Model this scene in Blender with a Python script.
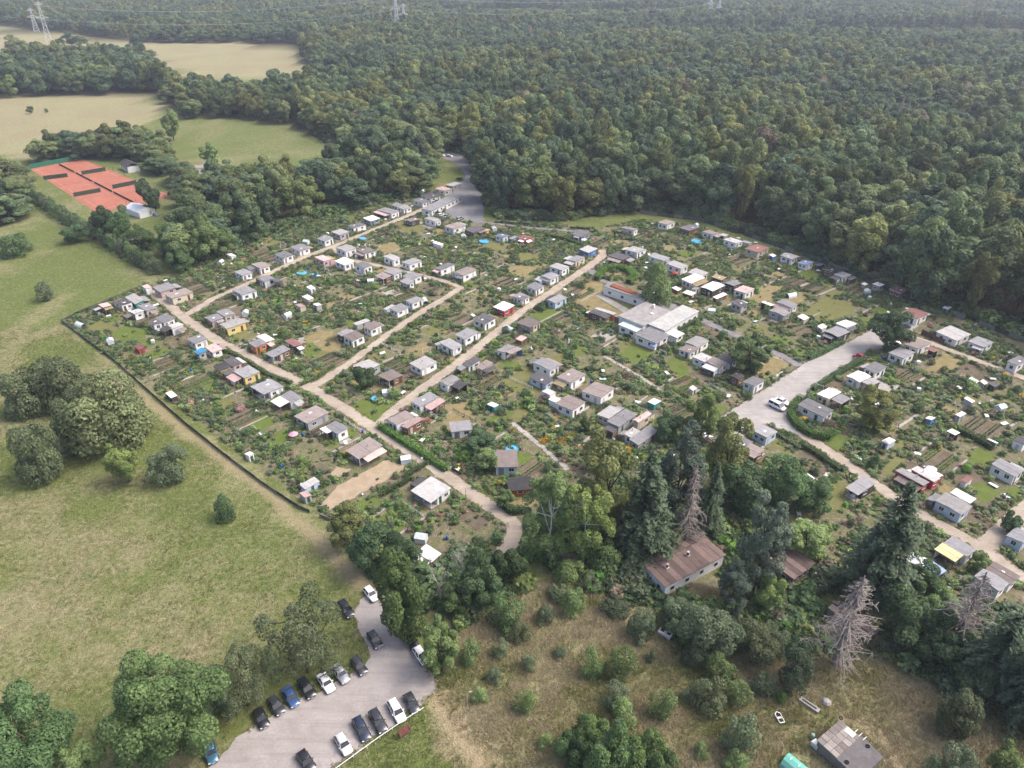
import bpy, math, random
import numpy as np
from mathutils import Vector, Matrix
for o in list(bpy.data.objects): bpy.data.objects.remove(o)
S = bpy.context.scene
COL = S.collection
R = math.radians

# ---------------------------------------------------------------- camera
CAM_H, FPX, HY = 108.0, 723.0, -52.0          # flying height, focal length in pixels, horizon row
PITCH = math.atan((384 - HY) / FPX)
cam_d = bpy.data.cameras.new('camera'); cam = bpy.data.objects.new('camera', cam_d); COL.objects.link(cam)
cam.location = (0, 0, CAM_H); cam.rotation_euler = (math.pi/2 - PITCH, 0, 0)
cam_d.sensor_fit = 'HORIZONTAL'; cam_d.angle = 2*math.atan(512/FPX)
cam_d.clip_start = 1.0; cam_d.clip_end = 12000
S.camera = cam

# ---------------------------------------------------------------- sky, sun, exposure
SUN_AZ, SUN_EL = R(5), R(54)                # direction to the sun, from +x towards +y
w = bpy.data.worlds.new('World'); S.world = w; w.use_nodes = True
wn = w.node_tree; bg = wn.nodes['Background']
sky = wn.nodes.new('ShaderNodeTexSky'); sky.sky_type = 'NISHITA'; sky.sun_disc = False
sky.sun_elevation = SUN_EL; sky.sun_rotation = math.pi/2 - SUN_AZ
sky.air_density = 0.7; sky.dust_density = 6.0; sky.ozone_density = 1.0; sky.altitude = 150
wn.links.new(sky.outputs[0], bg.inputs[0]); bg.inputs[1].default_value = 0.15
sun_d = bpy.data.lights.new('sun', 'SUN'); sun = bpy.data.objects.new('sun', sun_d); COL.objects.link(sun)
sun_d.energy = 0.72; sun_d.angle = R(24); sun_d.color = (1.0, 0.965, 0.92)
sd = Vector((math.cos(SUN_EL)*math.cos(SUN_AZ), math.cos(SUN_EL)*math.sin(SUN_AZ), math.sin(SUN_EL)))
sun.rotation_euler = sd.to_track_quat('Z', 'Y').to_euler(); sun.location = (0, 0, 150)
S.view_settings.view_transform = 'Standard'; S.view_settings.look = 'None'
S.view_settings.exposure = 1.24; S.view_settings.gamma = 1; S.view_settings.use_curve_mapping = False
c = S.cycles
c.max_bounces = 5; c.diffuse_bounces = 3; c.glossy_bounces = 2; c.transmission_bounces = 3
c.transparent_max_bounces = 4; c.volume_bounces = 0; c.caustics_reflective = False; c.caustics_refractive = False
c.use_adaptive_sampling = True; c.adaptive_threshold = 0.02; c.use_denoising = True; c.denoiser = 'OPENIMAGEDENOISE'; c.denoising_input_passes = 'RGB_ALBEDO_NORMAL'

# ---------------------------------------------------------------- photo geometry to the ground
_c, _s = math.cos(PITCH), math.sin(PITCH)
def P(x, y, z=0.0):
    """the point at height z that this spot of the photograph shows"""
    dx, dy = (x-512)/FPX, (384-y)/FPX
    d = (dx, _c+dy*_s, -_s+dy*_c); t = (z-CAM_H)/d[2]
    return Vector((d[0]*t, d[1]*t, z))
def proj(p):
    x, y, z = p[0], p[1], p[2]-CAM_H
    f = y*_c - z*_s; u = y*_s + z*_c
    return (512+FPX*x/f, 384-FPX*u/f)
def seen(X, Y, m=30):
    X = np.asarray(X, float); Y = np.asarray(Y, float); f = Y*_c+CAM_H*_s; return abs(FPX*X/f) < 512+m
def ppoly(pts): return [(P(*p).x, P(*p).y) for p in pts]
def inpoly(X, Y, poly):
    X = np.asarray(X, float); Y = np.asarray(Y, float); r = np.zeros(X.shape, bool); n = len(poly)
    for i in range(n):
        x1, y1 = poly[i]; x2, y2 = poly[(i+1) % n]
        if y1 == y2: continue
        k = ((y1 > Y) != (y2 > Y)) & (X < (x2-x1)*(Y-y1)/(y2-y1)+x1); r ^= k
    return r
def segdist(X, Y, line):
    X = np.asarray(X, float); Y = np.asarray(Y, float); D = np.full(X.shape, 1e9)
    for (x1, y1), (x2, y2) in zip(line[:-1], line[1:]):
        l2 = (x2-x1)**2+(y2-y1)**2+1e-9
        t = np.clip(((X-x1)*(x2-x1)+(Y-y1)*(y2-y1))/l2, 0, 1)
        D = np.minimum(D, np.hypot(X-x1-t*(x2-x1), Y-y1-t*(y2-y1)))
    return D
def vnoise(X, Y, s, seed=0):
    """smooth value noise in 0..1"""
    X = np.asarray(X, float)/s+seed*17.3; Y = np.asarray(Y, float)/s-seed*9.1
    xi, yi = np.floor(X), np.floor(Y); fx, fy = X-xi, Y-yi
    fx = fx*fx*(3-2*fx); fy = fy*fy*(3-2*fy)
    def h(a, b):
        v = np.sin(a*127.1+b*311.7+seed*74.7)*43758.5453; return v-np.floor(v)
    return (h(xi, yi)*(1-fx)+h(xi+1, yi)*fx)*(1-fy)+(h(xi, yi+1)*(1-fx)+h(xi+1, yi+1)*fx)*fy

# ---------------------------------------------------------------- materials
def srgb(*c):
    if len(c) == 1: h = c[0]; c = (h >> 16 & 255, h >> 8 & 255, h & 255)
    return tuple((v/255/12.92 if v/255 <= .04045 else ((v/255+.055)/1.055)**2.4) for v in c)+(1,)
class NT:
    def __init__(s, name):
        s.m = bpy.data.materials.new(name); s.m.use_nodes = True; s.t = s.m.node_tree
        s.b = s.t.nodes['Principled BSDF']; s.out = s.t.nodes['Material Output']
    def n(s, typ, **k):
        x = s.t.nodes.new(typ)
        for a, v in k.items():
            if a.startswith('i_'): x.inputs[a[2:].replace('_', ' ')].default_value = v
            else: setattr(x, a, v)
        return x
    def l(s, a, b): s.t.links.new(a, b)
    def coord(s, kind):
        if kind == 'P': return s.n('ShaderNodeNewGeometry').outputs['Position']
        return s.n('ShaderNodeTexCoord').outputs[kind]
    def noise(s, scale, detail=3, rough=.55, coord='P', vec=None):
        x = s.n('ShaderNodeTexNoise'); x.inputs['Scale'].default_value = scale; x.inputs['Detail'].default_value = detail
        x.inputs['Roughness'].default_value = rough; s.l(vec or s.coord(coord), x.inputs['Vector']); return x.outputs['Fac']
    def ramp(s, fac, *stops):
        x = s.n('ShaderNodeValToRGB'); e = x.color_ramp.elements
        while len(e) < len(stops): e.new(.5)
        for el, (p, col) in zip(e, stops):
            el.position = p; el.color = col if isinstance(col, tuple) else (col, col, col, 1)
        s.l(fac, x.inputs[0]); return x.outputs[0]
    def mix(s, fac, a, b, mode='MIX'):
        x = s.n('ShaderNodeMix', data_type='RGBA', blend_type=mode)
        for i, v in ((0, fac), (6, a), (7, b)):
            if isinstance(v, (int, float)): x.inputs[i].default_value = v
            elif isinstance(v, tuple): x.inputs[i].default_value = v
            else: s.l(v, x.inputs[i])
        return x.outputs[2]
    def math(s, op, a, b=0.0):
        x = s.n('ShaderNodeMath', operation=op)
        for i, v in ((0, a), (1, b)):
            if isinstance(v, (int, float)): x.inputs[i].default_value = v
            else: s.l(v, x.inputs[i])
        return x.outputs[0]
    def attr(s, name, typ='GEOMETRY'):
        return s.n('ShaderNodeAttribute', attribute_name=name, attribute_type=typ)
    def rnd(s): return s.n('ShaderNodeObjectInfo').outputs['Random']
    def done(s, col, rough=.85, spec=.2, bump=None, bd=.05, bs=.6):
        if isinstance(col, tuple): s.b.inputs['Base Color'].default_value = col
        else: s.l(col, s.b.inputs['Base Color'])
        s.b.inputs['Roughness'].default_value = rough; s.b.inputs['Specular IOR Level'].default_value = spec
        if bump is not None:
            x = s.n('ShaderNodeBump'); x.inputs['Distance'].default_value = bd; x.inputs['Strength'].default_value = bs
            s.l(bump, x.inputs['Height']); s.l(x.outputs[0], s.b.inputs['Normal'])
        return s.m
def scale(c, k): return (min(1, c[0]*k), min(1, c[1]*k), min(1, c[2]*k), 1)

def paint(name, col, rough=.7, dirt=.35, var=.25, spec=.2):
    """painted or plastered surface: blotches, streaks and a little difference from one thing to the next"""
    t = NT(name); a = t.noise(.9, 4, .6, 'Object'); b = t.noise(6, 3, .6, 'Object')
    cc = t.mix(t.ramp(a, (.35, 0.), (.75, 1.)), col, scale(col, 1-dirt*.7))
    cc = t.mix(t.ramp(b, (.45, 0.), (.8, .6)), cc, scale((col[0]*.8, col[1]*.77, col[2]*.7, 1), 1-dirt))
    r = t.math('ADD', t.math('MULTIPLY', t.rnd(), var), 1-var)
    m = t.n('ShaderNodeVectorMath', operation='SCALE'); t.l(cc, m.inputs[0]); t.l(r, m.inputs['Scale'])
    return t.done(m.outputs[0], rough, spec)
def roofmat(name, col, moss=.3, lines=True):
    t = NT(name); oc = t.coord('Object')
    a = t.noise(.7, 5, .65, vec=oc); b = t.noise(4, 4, .6, vec=oc)
    cc = t.mix(t.ramp(a, (.3, 0.), (.7, 1.)), scale(col, 1.12), scale(col, .74))
    cc = t.mix(t.ramp(b, (.52, 0.), (.72, moss)), cc, scale((.16, .15, .11, 1), 1))
    cc = t.mix(t.ramp(t.noise(1.7, 3, .6, vec=oc), (.6, 0.), (.68, .5)), cc, scale(col, 1.35))
    wv = t.n('ShaderNodeTexWave', bands_direction='Y'); wv.inputs['Scale'].default_value = 1.6; wv.inputs['Distortion'].default_value = .3
    t.l(oc, wv.inputs[0])
    r = t.math('ADD', t.math('MULTIPLY', t.rnd(), .62), .58)
    m = t.n('ShaderNodeVectorMath', operation='SCALE'); t.l(cc, m.inputs[0]); t.l(r, m.inputs['Scale'])
    return t.done(m.outputs[0], .85, .15, wv.outputs['Fac'], .03, .5)
def plain(name, col, rough=.6, spec=.3, metal=0.0):
    t = NT(name); a = t.noise(3, 3, .6, 'Object')
    t.done(t.mix(t.ramp(a, (.35, 0.), (.7, 1.)), col, scale(col, .8)), rough, spec); t.b.inputs['Metallic'].default_value = metal
    return t.m
def leafmat(name, dark, light, hue=.25, trans=.35):
    t = NT(name); tint = t.attr('tint').outputs['Fac']
    cc = t.mix(tint, dark, light)
    r = t.rnd()
    bri = t.math('ADD', t.math('MULTIPLY', t.math('FRACT', t.math('MULTIPLY', r, 37.7)), .7), .65); vm = t.n('ShaderNodeVectorMath', operation='SCALE'); t.l(cc, vm.inputs[0]); t.l(bri, vm.inputs['Scale']); cc = vm.outputs[0]
    warm = t.mix(1.0, cc, (1.14, 1.05, .80, 1), 'MULTIPLY'); cool = t.mix(1.0, cc, (.84, .93, .92, 1), 'MULTIPLY')
    cc = t.mix(t.ramp(r, (.0, 0.), (.35, hue*2)), cc, cool) if False else t.mix(t.math('MULTIPLY', t.ramp(r, (.0, 1.), (.5, 0.)), hue*3), cc, cool)
    cc = t.mix(t.math('MULTIPLY', t.ramp(r, (.55, 0.), (1., 1.)), hue*3), cc, warm)
    t.done(cc, .6, .25)
    tr = t.n('ShaderNodeBsdfTranslucent'); t.l(cc, tr.inputs[0]); mx = t.n('ShaderNodeMixShader'); mx.inputs[0].default_value = trans
    t.l(t.b.outputs[0], mx.inputs[1]); t.l(tr.outputs[0], mx.inputs[2]); t.l(mx.outputs[0], t.out.inputs[0])
    return t.m

# ---------------------------------------------------------------- mesh helpers
class MB:
    def __init__(s): s.v = []; s.f = []; s.mi = []
    def add(s, vs, fs, mi=0, M=None):
        o = len(s.v); s.v += [tuple(M @ Vector(p)) if M else tuple(p) for p in vs]
        s.f += [tuple(i+o for i in f) for f in fs]; s.mi += [mi]*len(fs); return s
    def box(s, x0, x1, y0, y1, z0, z1, mi=0, M=None):
        return s.add([(x0,y0,z0),(x1,y0,z0),(x1,y1,z0),(x0,y1,z0),(x0,y0,z1),(x1,y0,z1),(x1,y1,z1),(x0,y1,z1)],
                     [(3,2,1,0),(4,5,6,7),(0,1,5,4),(1,2,6,5),(2,3,7,6),(3,0,4,7)], mi, M)
    def hexa(s, b, t, mi=0):
        return s.add(list(b)+list(t), [(3,2,1,0),(4,5,6,7),(0,1,5,4),(1,2,6,5),(2,3,7,6),(3,0,4,7)], mi)
    def tube(s, p, q, r0, r1=None, n=5, mi=0):
        p, q = Vector(p), Vector(q); r1 = r0 if r1 is None else r1; d = (q-p)
        if d.length < 1e-6: return s
        d.normalize(); a = d.orthogonal().normalized(); b = d.cross(a); vs = []
        for c, r in ((p, r0), (q, r1)):
            for i in range(n):
                t = 2*math.pi*i/n; vs.append(c+a*(r*math.cos(t))+b*(r*math.sin(t)))
        return s.add(vs, [(i, (i+1) % n, n+(i+1) % n, n+i) for i in range(n)]+[tuple(range(n))[::-1], tuple(range(n, 2*n))], mi)
    def lathe(s, prof, n=10, mi=0, M=None):
        vs = []; m = len(prof)
        for i in range(n):
            a = 2*math.pi*i/n; vs += [(r*math.cos(a), r*math.sin(a), z) for r, z in prof]
        fs = [(i*m+j, ((i+1) % n)*m+j, ((i+1) % n)*m+j+1, i*m+j+1) for i in range(n) for j in range(m-1)]
        return s.add(vs, fs, mi, M)
    def mesh(s, name, mats, smooth=False):
        me = bpy.data.meshes.new(name); me.from_pydata(s.v, [], s.f)
        for m in mats: me.materials.append(m)
        if len(mats) > 1: me.polygons.foreach_set('material_index', s.mi)
        if smooth: me.polygons.foreach_set('use_smooth', [True]*len(me.polygons))
        me.update(); return me
    def build(s, name, mats, parent=None, smooth=False, **tags):
        return link(name, s.mesh(name, mats if isinstance(mats, (list, tuple)) else [mats], smooth), parent, **tags)
def link(name, data, parent=None, loc=None, rz=0.0, **tags):
    o = bpy.data.objects.new(name, data); COL.objects.link(o)
    if parent: o.parent = parent
    if loc is not None: o.location = loc
    if rz: o.rotation_euler.z = rz
    for k, v in tags.items(): o[k] = v
    return o
def thing(name, label, cat, loc, rz=0.0, group=None):
    o = link(name, None, None, loc, rz, label=label, category=cat); o.empty_display_size = .5
    if group: o['group'] = group
    return o
def copy_tree(o, parent=None):
    k = o.copy(); COL.objects.link(k); k.parent = parent
    for ch in o.children: copy_tree(ch, k)
    return k
def sheet(name, poly, z, m, rough=0.0, step=3.0, seed=0, **tags):
    """a flat piece of ground with a slightly ragged outline"""
    rg = random.Random(seed); pts = []
    n = len(poly)
    for i in range(n):
        a, b = Vector(poly[i]).to_2d(), Vector(poly[(i+1) % n]).to_2d(); k = max(1, int((b-a).length/step))
        for j in range(k):
            p = a.lerp(b, j/k); pts.append((p.x+rg.uniform(-rough, rough), p.y+rg.uniform(-rough, rough), z))
    import mathutils.geometry as mg
    tri = mg.tessellate_polygon([[Vector(p) for p in pts]])
    fs = []
    for t in tri:
        a, b, c_ = (Vector(pts[i]) for i in t)
        fs.append(t if (b-a).cross(c_-a).z > 0 else t[::-1])
    me = bpy.data.meshes.new(name); me.from_pydata(pts, [], fs); me.materials.append(m)
    return link(name, me, **tags)
def ribbon(name, line, width, z, m, rough=.25, step=2.0, seed=0, **tags):
    rg = random.Random(seed); L = [Vector(p).to_2d() for p in line]; pts = []
    for a, b in zip(L[:-1], L[1:]):
        k = max(1, int((b-a).length/step)); pts += [a.lerp(b, j/k) for j in range(k)]
    pts.append(L[-1])
    for _ in range(2):
        pts = [pts[0]]+[(pts[i-1]+pts[i]*2+pts[i+1])/4 for i in range(1, len(pts)-1)]+[pts[-1]]
    vs = []; 
    for i, p in enumerate(pts):
        d = (pts[min(i+1, len(pts)-1)]-pts[max(i-1, 0)]).normalized(); nn = Vector((-d.y, d.x))
        a = p+nn*(width/2+rg.uniform(-rough, rough)); b = p-nn*(width/2+rg.uniform(-rough, rough))
        vs += [(a.x, a.y, z), (b.x, b.y, z)]
    fs = [(2*i+1, 2*i+3, 2*i+2, 2*i) for i in range(len(pts)-1)]
    me = bpy.data.meshes.new(name); me.from_pydata(vs, [], fs); me.materials.append(m)
    return link(name, me, **tags)
def yaw_at(px): return R(48-14*min(1, max(0, (px-600)/280)))
ORD = ['', 'first', 'second', 'third', 'fourth', 'fifth', 'sixth', 'seventh', 'eighth', 'ninth', 'tenth', 'eleventh', 'twelfth', 'thirteenth',
       'fourteenth', 'fifteenth', 'sixteenth', 'seventeenth', 'eighteenth', 'nineteenth', 'twentieth', 'twenty-first', 'twenty-second',
       'twenty-third', 'twenty-fourth', 'twenty-fifth', 'twenty-sixth', 'twenty-seventh', 'twenty-eighth', 'twenty-ninth', 'thirtieth']
# ---------------------------------------------------------------- layout taken from the photograph
LANES = {  # centre lines and widths in metres
 'gravel_lane': [(3.5, [(150,291),(168,304),(183,317),(215,339),(262,364),(315,390),(372,427),(440,471),(490,506),(516,524),(512,545),(500,552)])],
 'north_lane': [(3.2, [(183,317),(215,298),(250,283),(300,259),(335,246),(371,231),(417,212),(432,205)])],
 'cross_lane': [(2.7, [(334,248),(345,259),(385,267),(410,273),(440,280),(455,285),(462,289)])],
 'second_lane': [(3.0, [(313,387),(350,363),(385,337),(420,313),(447,297),(462,287)])],
 'third_lane': [(3.5, [(376,427),(400,406),(440,376),(475,350),(520,313),(560,286),(590,266),(603,256),(602,250)])],
 'club_lane': [(3.2, [(590,270),(600,280),(616,285),(632,293),(660,301),(690,315),(725,331),(762,347),(782,356),(800,366)])],
 'east_lane': [(3.4, [(786,424),(830,452),(870,481),(905,506),(950,531),(985,549),(1005,566),(1040,588)])],
 'fork_lane': [(4.2, [(983,549),(1005,529),(1040,498)])],
 'forest_lane': [(3.0, [(903,335),(930,343),(980,362),(1045,386)])],
 'garden_path': [(1.5, [(512,423),(540,445),(568,470)])],
 'plot_path': [(1.3, [(604,356),(640,377),(660,390)])],
 'forest_path': [(2.4, [(480,222),(530,228),(585,232)])],
}
LANEW = {k: [(w_, ppoly(l)) for w_, l in v] for k, v in LANES.items()}
SQUARE = ppoly([(716,420),(745,401),(790,373),(808,361),(850,341),(880,324),(905,316),(918,326),(900,345),(868,352),(850,363),(815,386),(802,405),(791,420),(800,436),(780,431),(768,424),(745,440),(722,442)])
CARPARK = ppoly([(362,598),(378,588),(393,612),(415,650),(438,690),(420,703),(330,770),(270,822),(120,850),(205,768),(252,727),(300,699),(350,675),(369,655),(362,640),(352,615)])
UPPERLOT = ppoly([(440,208),(455,190),(466,176),(458,165),(440,156),(448,150),(468,158),(477,180),(483,200),(484,224),(455,219)])
GARDENS = ppoly([(62,322),(115,298),(145,287),(215,256),(330,214),(430,190),(440,208),(458,221),(520,222),(600,228),(640,219),(700,226),(800,258),(900,298),(1060,352),(1060,610),(950,605),(900,582),(800,545),(730,470),(640,480),(560,500),(520,528),(500,560),(440,560),(400,568),(330,519)])
FOREST = [ppoly(p) for p in (
 [(1180,385),(1024,338),(950,312),(870,282),(800,250),(740,233),(690,216),(640,210),(560,221),(500,219),(486,205),(478,172),(464,152),(436,149),(428,166),(405,150),(335,147),(318,137),(300,128),(250,119),(190,119),(163,106),(168,95),(130,93),(0,98),(-160,105),(-160,72),(0,69),(60,65),(110,63),(150,67),(168,86),(200,101),(260,101),(310,95),(318,74),(304,60),(300,44),(150,43),(0,25),(-160,20),(-160,-22),(1200,-22)],
 [(180,266),(200,262),(240,244),(330,216),(425,192),(430,166),(405,150),(345,160),(320,182),(250,186),(190,182),(176,178),(180,190),(186,212),(178,250)],
 [(22,166),(60,161),(92,158),(122,160),(150,160),(160,176),(172,172),(160,148),(130,148),(90,153),(50,158)],
 [(-40,225),(0,228),(24,214),(30,192),(10,178),(-40,180)])]
TAN = [ppoly(p) for p in ([(-200,150),(30,158),(110,140),(150,122),(165,104),(130,90),(60,92),(-200,100)],
 [(-200,60),(60,62),(150,66),(200,80),(320,76),(320,44),(150,42),(0,25),(-200,18)])]
ROUGH = ppoly([(440,640),(470,600),(560,575),(640,570),(760,600),(850,640),(1060,640),(1060,800),(470,830),(435,700)])
rng = np.random.default_rng(7)

# ---------------------------------------------------------------- ground sheet
def axis(lo, hi, st, far, g=1.14):
    a = list(np.arange(lo, hi+st/2, st)); d = st
    while a[-1] < far: d *= g; a.append(a[-1]+d)
    d = st
    while a[0] > -far: d *= g; a.insert(0, a[0]-d)
    return np.array(a)
gx, gy = axis(-225, 225, 1.1, 4800), axis(18, 380, 1.1, 4800)
GX, GY = np.meshgrid(gx, gy); nx, ny = len(gx), len(gy)
wx = GX+(vnoise(GX, GY, 6, 3)-.5)*5; wy = GY+(vnoise(GX, GY, 6, 4)-.5)*5
dry = .10+.56*np.clip((vnoise(GX, GY, 10, 5)*.5+vnoise(GX, GY, 30, 6)*.5-.42)*3.2, 0, 1)
low = np.clip((150-GY)/66, 0, 1)*np.clip((-18-GX)/24+.4, 0, 1)
dry = np.maximum(dry*.75, dry*(.55+.35*low)+.12*low)
for pts, wd, amt in (([(100,372),(160,409),(256,484),(300,521),(340,560),(372,592)], 4.5, .6), ([(0,400),(20,330),(60,300)], 9, .5), ([(0,350),(40,335),(62,325),(100,345),(150,395)], 4, .6), ([(20,215),(95,232),(165,280)], 7, .45), ([(120,478),(215,470),(300,560)], 10, .25)):
    D = segdist(wx, wy, ppoly(pts)); dry = np.maximum(dry, amt*np.clip(1.6-D/(wd/2), 0, 1))
for px_, py_, rx_, am_ in ((95,560,13,.75),(165,632,15,.8),(235,610,9,.7),(60,640,14,.7),(40,545,9,.6),(150,540,7,.6),(250,560,7,.5),(70,330,10,.45),(20,600,9,.6),(205,560,6,.55)):
    q_ = P(px_, py_); D = np.hypot((wx-q_.x)*.8, (wy-q_.y)*1.1); dry = np.maximum(dry, .72*am_*np.clip(1.5-D/rx_, 0, 1)*(.55+.6*vnoise(GX, GY, 3.1, 8)))
worn = np.zeros_like(GX)
for pts, wd, amt in (([(100,372),(160,409),(256,484),(300,521),(340,560),(372,592)], 2.6, .6), ([(437,692),(462,735),(492,790)], 2.8, .8), ([(452,690),(480,735),(515,790)], .9, .6),
                     ([(600,588),(640,630),(672,655),(720,668),(800,690),(860,720),(905,768)], .9, .5), ([(840,716),(880,730),(905,768),(920,800)], 1.4, .6), ([(760,768),(790,735),(810,715),(800,700),(760,685)], 1.2, .35)):
    D = segdist(GX+(wx-GX)*.25, GY+(wy-GY)*.25, ppoly(pts)); worn = np.maximum(worn, amt*np.clip(1.5-D/(wd/2), 0, 1))
for poly in TAN: dry = np.where(inpoly(wx, wy, poly), .86+.14*vnoise(GX, GY, 30, 9), dry)
greenf = inpoly(wx, wy, ppoly([(180,128),(240,118),(330,130),(340,150),(200,158)])); dry = np.where(greenf, .02+.4*vnoise(GX, GY, 14, 2), dry)
rough = inpoly(wx, wy, ROUGH); dry = np.where(rough, np.clip(.48+.75*(vnoise(GX, GY, 9, 11)-.35), .3, 1), dry)
gard = inpoly(GX, GY, GARDENS).astype(float)
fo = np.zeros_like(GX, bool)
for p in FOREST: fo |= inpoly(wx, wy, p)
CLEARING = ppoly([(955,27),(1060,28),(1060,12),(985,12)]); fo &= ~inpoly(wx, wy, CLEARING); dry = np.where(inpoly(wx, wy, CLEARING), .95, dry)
BELT = ppoly([(400,580),(440,562),(520,530),(560,502),(640,482),(730,472),(800,547),(880,585),(960,606),(1060,612),(1060,720),(960,700),(880,655),(840,655),(760,645),(690,655),(640,605),(560,578),(470,620),(440,650)])
belt = inpoly(wx, wy, BELT); dry = np.where(belt, np.clip(.35+.8*(vnoise(GX, GY, 6, 12)-.4), .1, .9), dry)
me = bpy.data.meshes.new('ground')
vs = np.stack([GX, GY, np.zeros_like(GX)], -1).reshape(-1, 3); I = np.arange(nx*ny).reshape(ny, nx)
fs = np.stack([I[:-1, :-1], I[:-1, 1:], I[1:, 1:], I[1:, :-1]], -1).reshape(-1, 4)
def fast_mesh(me, vs, fs):
    n, k = fs.shape
    me.vertices.add(len(vs)); me.vertices.foreach_set('co', np.ascontiguousarray(vs, np.float32).ravel())
    me.loops.add(n*k); me.loops.foreach_set('vertex_index', np.ascontiguousarray(fs, np.int32).ravel())
    me.polygons.add(n); me.polygons.foreach_set('loop_start', np.arange(0, n*k, k, dtype=np.int32))
    me.update(calc_edges=True)
fast_mesh(me, vs, fs)
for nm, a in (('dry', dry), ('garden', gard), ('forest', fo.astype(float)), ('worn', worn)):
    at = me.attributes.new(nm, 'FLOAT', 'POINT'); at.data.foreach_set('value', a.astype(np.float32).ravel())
def grass_colour(t, dryfac):
    """green to straw, mottled, from the place in the meadow"""
    n1 = t.noise(.9, 4, .65); n2 = t.noise(.13, 3, .6); n3 = t.noise(3.2, 3, .7)
    green = t.mix(t.ramp(n1, (.3, 0.), (.7, 1.)), (.075, .105, .028, 1), (.165, .188, .064, 1))
    green = t.mix(t.ramp(n2, (.4, 0.), (.65, .7)), green, (.135, .170, .048, 1))
    straw = t.mix(t.ramp(n1, (.3, 0.), (.7, 1.)), (.195, .158, .090, 1), (.390, .335, .215, 1))
    straw = t.mix(t.ramp(n2, (.42, 0.), (.62, .6)), straw, (.300, .255, .145, 1))
    f = t.math('ADD', dryfac, t.math('MULTIPLY', t.math('SUBTRACT', n3, .5), 1.4))
    f = t.math('ADD', f, t.math('MULTIPLY', t.math('SUBTRACT', n1, .5), 1.0))
    f = t.math('ADD', f, t.math('MULTIPLY', t.math('SUBTRACT', t.noise(.33, 4, .7), .5), 1.3)); f = t.ramp(f, (.12, 0.), (.95, 1.))
    mp = t.n('ShaderNodeMapping'); mp.inputs['Rotation'].default_value = (0, 0, .5); t.l(t.coord('P'), mp.inputs[0])   # swaths left by the mower
    wv = t.n('ShaderNodeTexWave'); wv.inputs['Scale'].default_value = .045; wv.inputs['Distortion'].default_value = 2.5; wv.inputs['Detail Scale'].default_value = .4; t.l(mp.outputs[0], wv.inputs[0])
    straw = t.mix(t.ramp(wv.outputs['Fac'], (.2, 0.), (.8, .32)), straw, (.25, .235, .135, 1))
    straw = t.mix(t.ramp(t.noise(.02, 4, .6), (.42, 0.), (.6, .55)), straw, (.30, .30, .155, 1))
    return t.mix(f, green, straw), n1, n3
t = NT('meadow'); cc, n1, n3 = grass_colour(t, t.attr('dry').outputs['Fac'])
soil = t.mix(t.ramp(t.noise(.7, 4, .65), (.3, 0.), (.7, 1.)), (.135, .115, .072, 1), (.28, .24, .165, 1))
gg = t.mix(t.ramp(t.noise(.32, 4, .6), (.44, 0.), (.62, 1.)), soil, (.145, .152, .072, 1))
cc = t.mix(t.math('MULTIPLY', t.attr('garden').outputs['Fac'], .93), cc, gg)
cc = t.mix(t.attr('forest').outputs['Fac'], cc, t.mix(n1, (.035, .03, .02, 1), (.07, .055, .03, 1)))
cc = t.mix(t.attr('worn').outputs['Fac'], cc, t.mix(n3, (.28, .21, .125, 1), (.42, .335, .22, 1)))
GROUND = t.done(cc, .95, .05, t.math('ADD', n1, n3), .5, .8); me.materials.append(GROUND)
link('ground', me, kind='structure')

# ---------------------------------------------------------------- lanes and squares
def gravel(name, a, b, dark=.75):
    t = NT(name); n1 = t.noise(.35, 4, .6); n2 = t.noise(2.5, 4, .7); n3 = t.noise(.11, 3, .5)
    cc = t.mix(t.ramp(n1, (.3, 0.), (.7, 1.)), a, b); cc = t.mix(t.ramp(n2, (.35, .45), (.65, 0.)), cc, scale(a, dark))
    cc = t.mix(t.ramp(n3, (.45, 0.), (.7, .5)), cc, scale(b, 1.12))
    mp = t.n('ShaderNodeMapping'); mp.inputs['Rotation'].default_value = (0, 0, .62); mp.inputs['Scale'].default_value = (.07, 1.1, 1); t.l(t.coord('P'), mp.inputs[0])
    cc = t.mix(t.ramp(t.noise(1.0, 4, .6, vec=mp.outputs[0]), (.5, 0.), (.68, .4)), cc, scale(a, .72)); cc = t.mix(t.ramp(t.noise(.22, 5, .7), (.58, 0.), (.66, .3)), cc, scale(a, .6))
    return t.done(cc, .95, .1, n2, .03, .6)
SAND = gravel('sandy_gravel', (.30, .25, .195, 1), (.43, .37, .30, 1)); GREYG = gravel('grey_gravel', (.29, .27, .25, 1), (.40, .375, .35, 1))
PARKG = gravel('car_park_gravel', (.27, .245, .23, 1), (.37, .34, .32, 1)); ASPH = gravel('weathered_asphalt', (.17, .165, .165, 1), (.26, .25, .25, 1))
PATHG = gravel('concrete_path', (.27, .25, .22, 1), (.42, .39, .35, 1))
z = .05
for k, v in LANEW.items():
    for w_, l in v:
        m_ = {'club_lane': ASPH, 'garden_path': PATHG, 'plot_path': PATHG, 'forest_path': ASPH, 'east_lane': SAND, 'fork_lane': SAND}.get(k, SAND)
        ribbon(k, l, w_, z, m_, .22 if w_ > 2 else .1, 1.6, seed=int(z*1000), kind='structure'); z += .004
sheet('gravel_square', SQUARE, .10, GREYG, .25, 2.0, 3, kind='structure')
sheet('car_park', CARPARK, .05, PARKG, .55, 1.3, 4, kind='structure')
sheet('upper_car_park', UPPERLOT, .05, ASPH, .3, 2.5, 5, kind='structure')
sheet('asphalt_apron', ppoly([(636,303),(668,297),(690,316),(672,332),(640,325)]), .11, ASPH, .1, 2, 6, kind='structure')
sheet('paved_strip', ppoly([(596,296),(600,293),(632,311),(626,314)]), .056, PATHG, .05, 3, 61, kind='structure')
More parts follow.
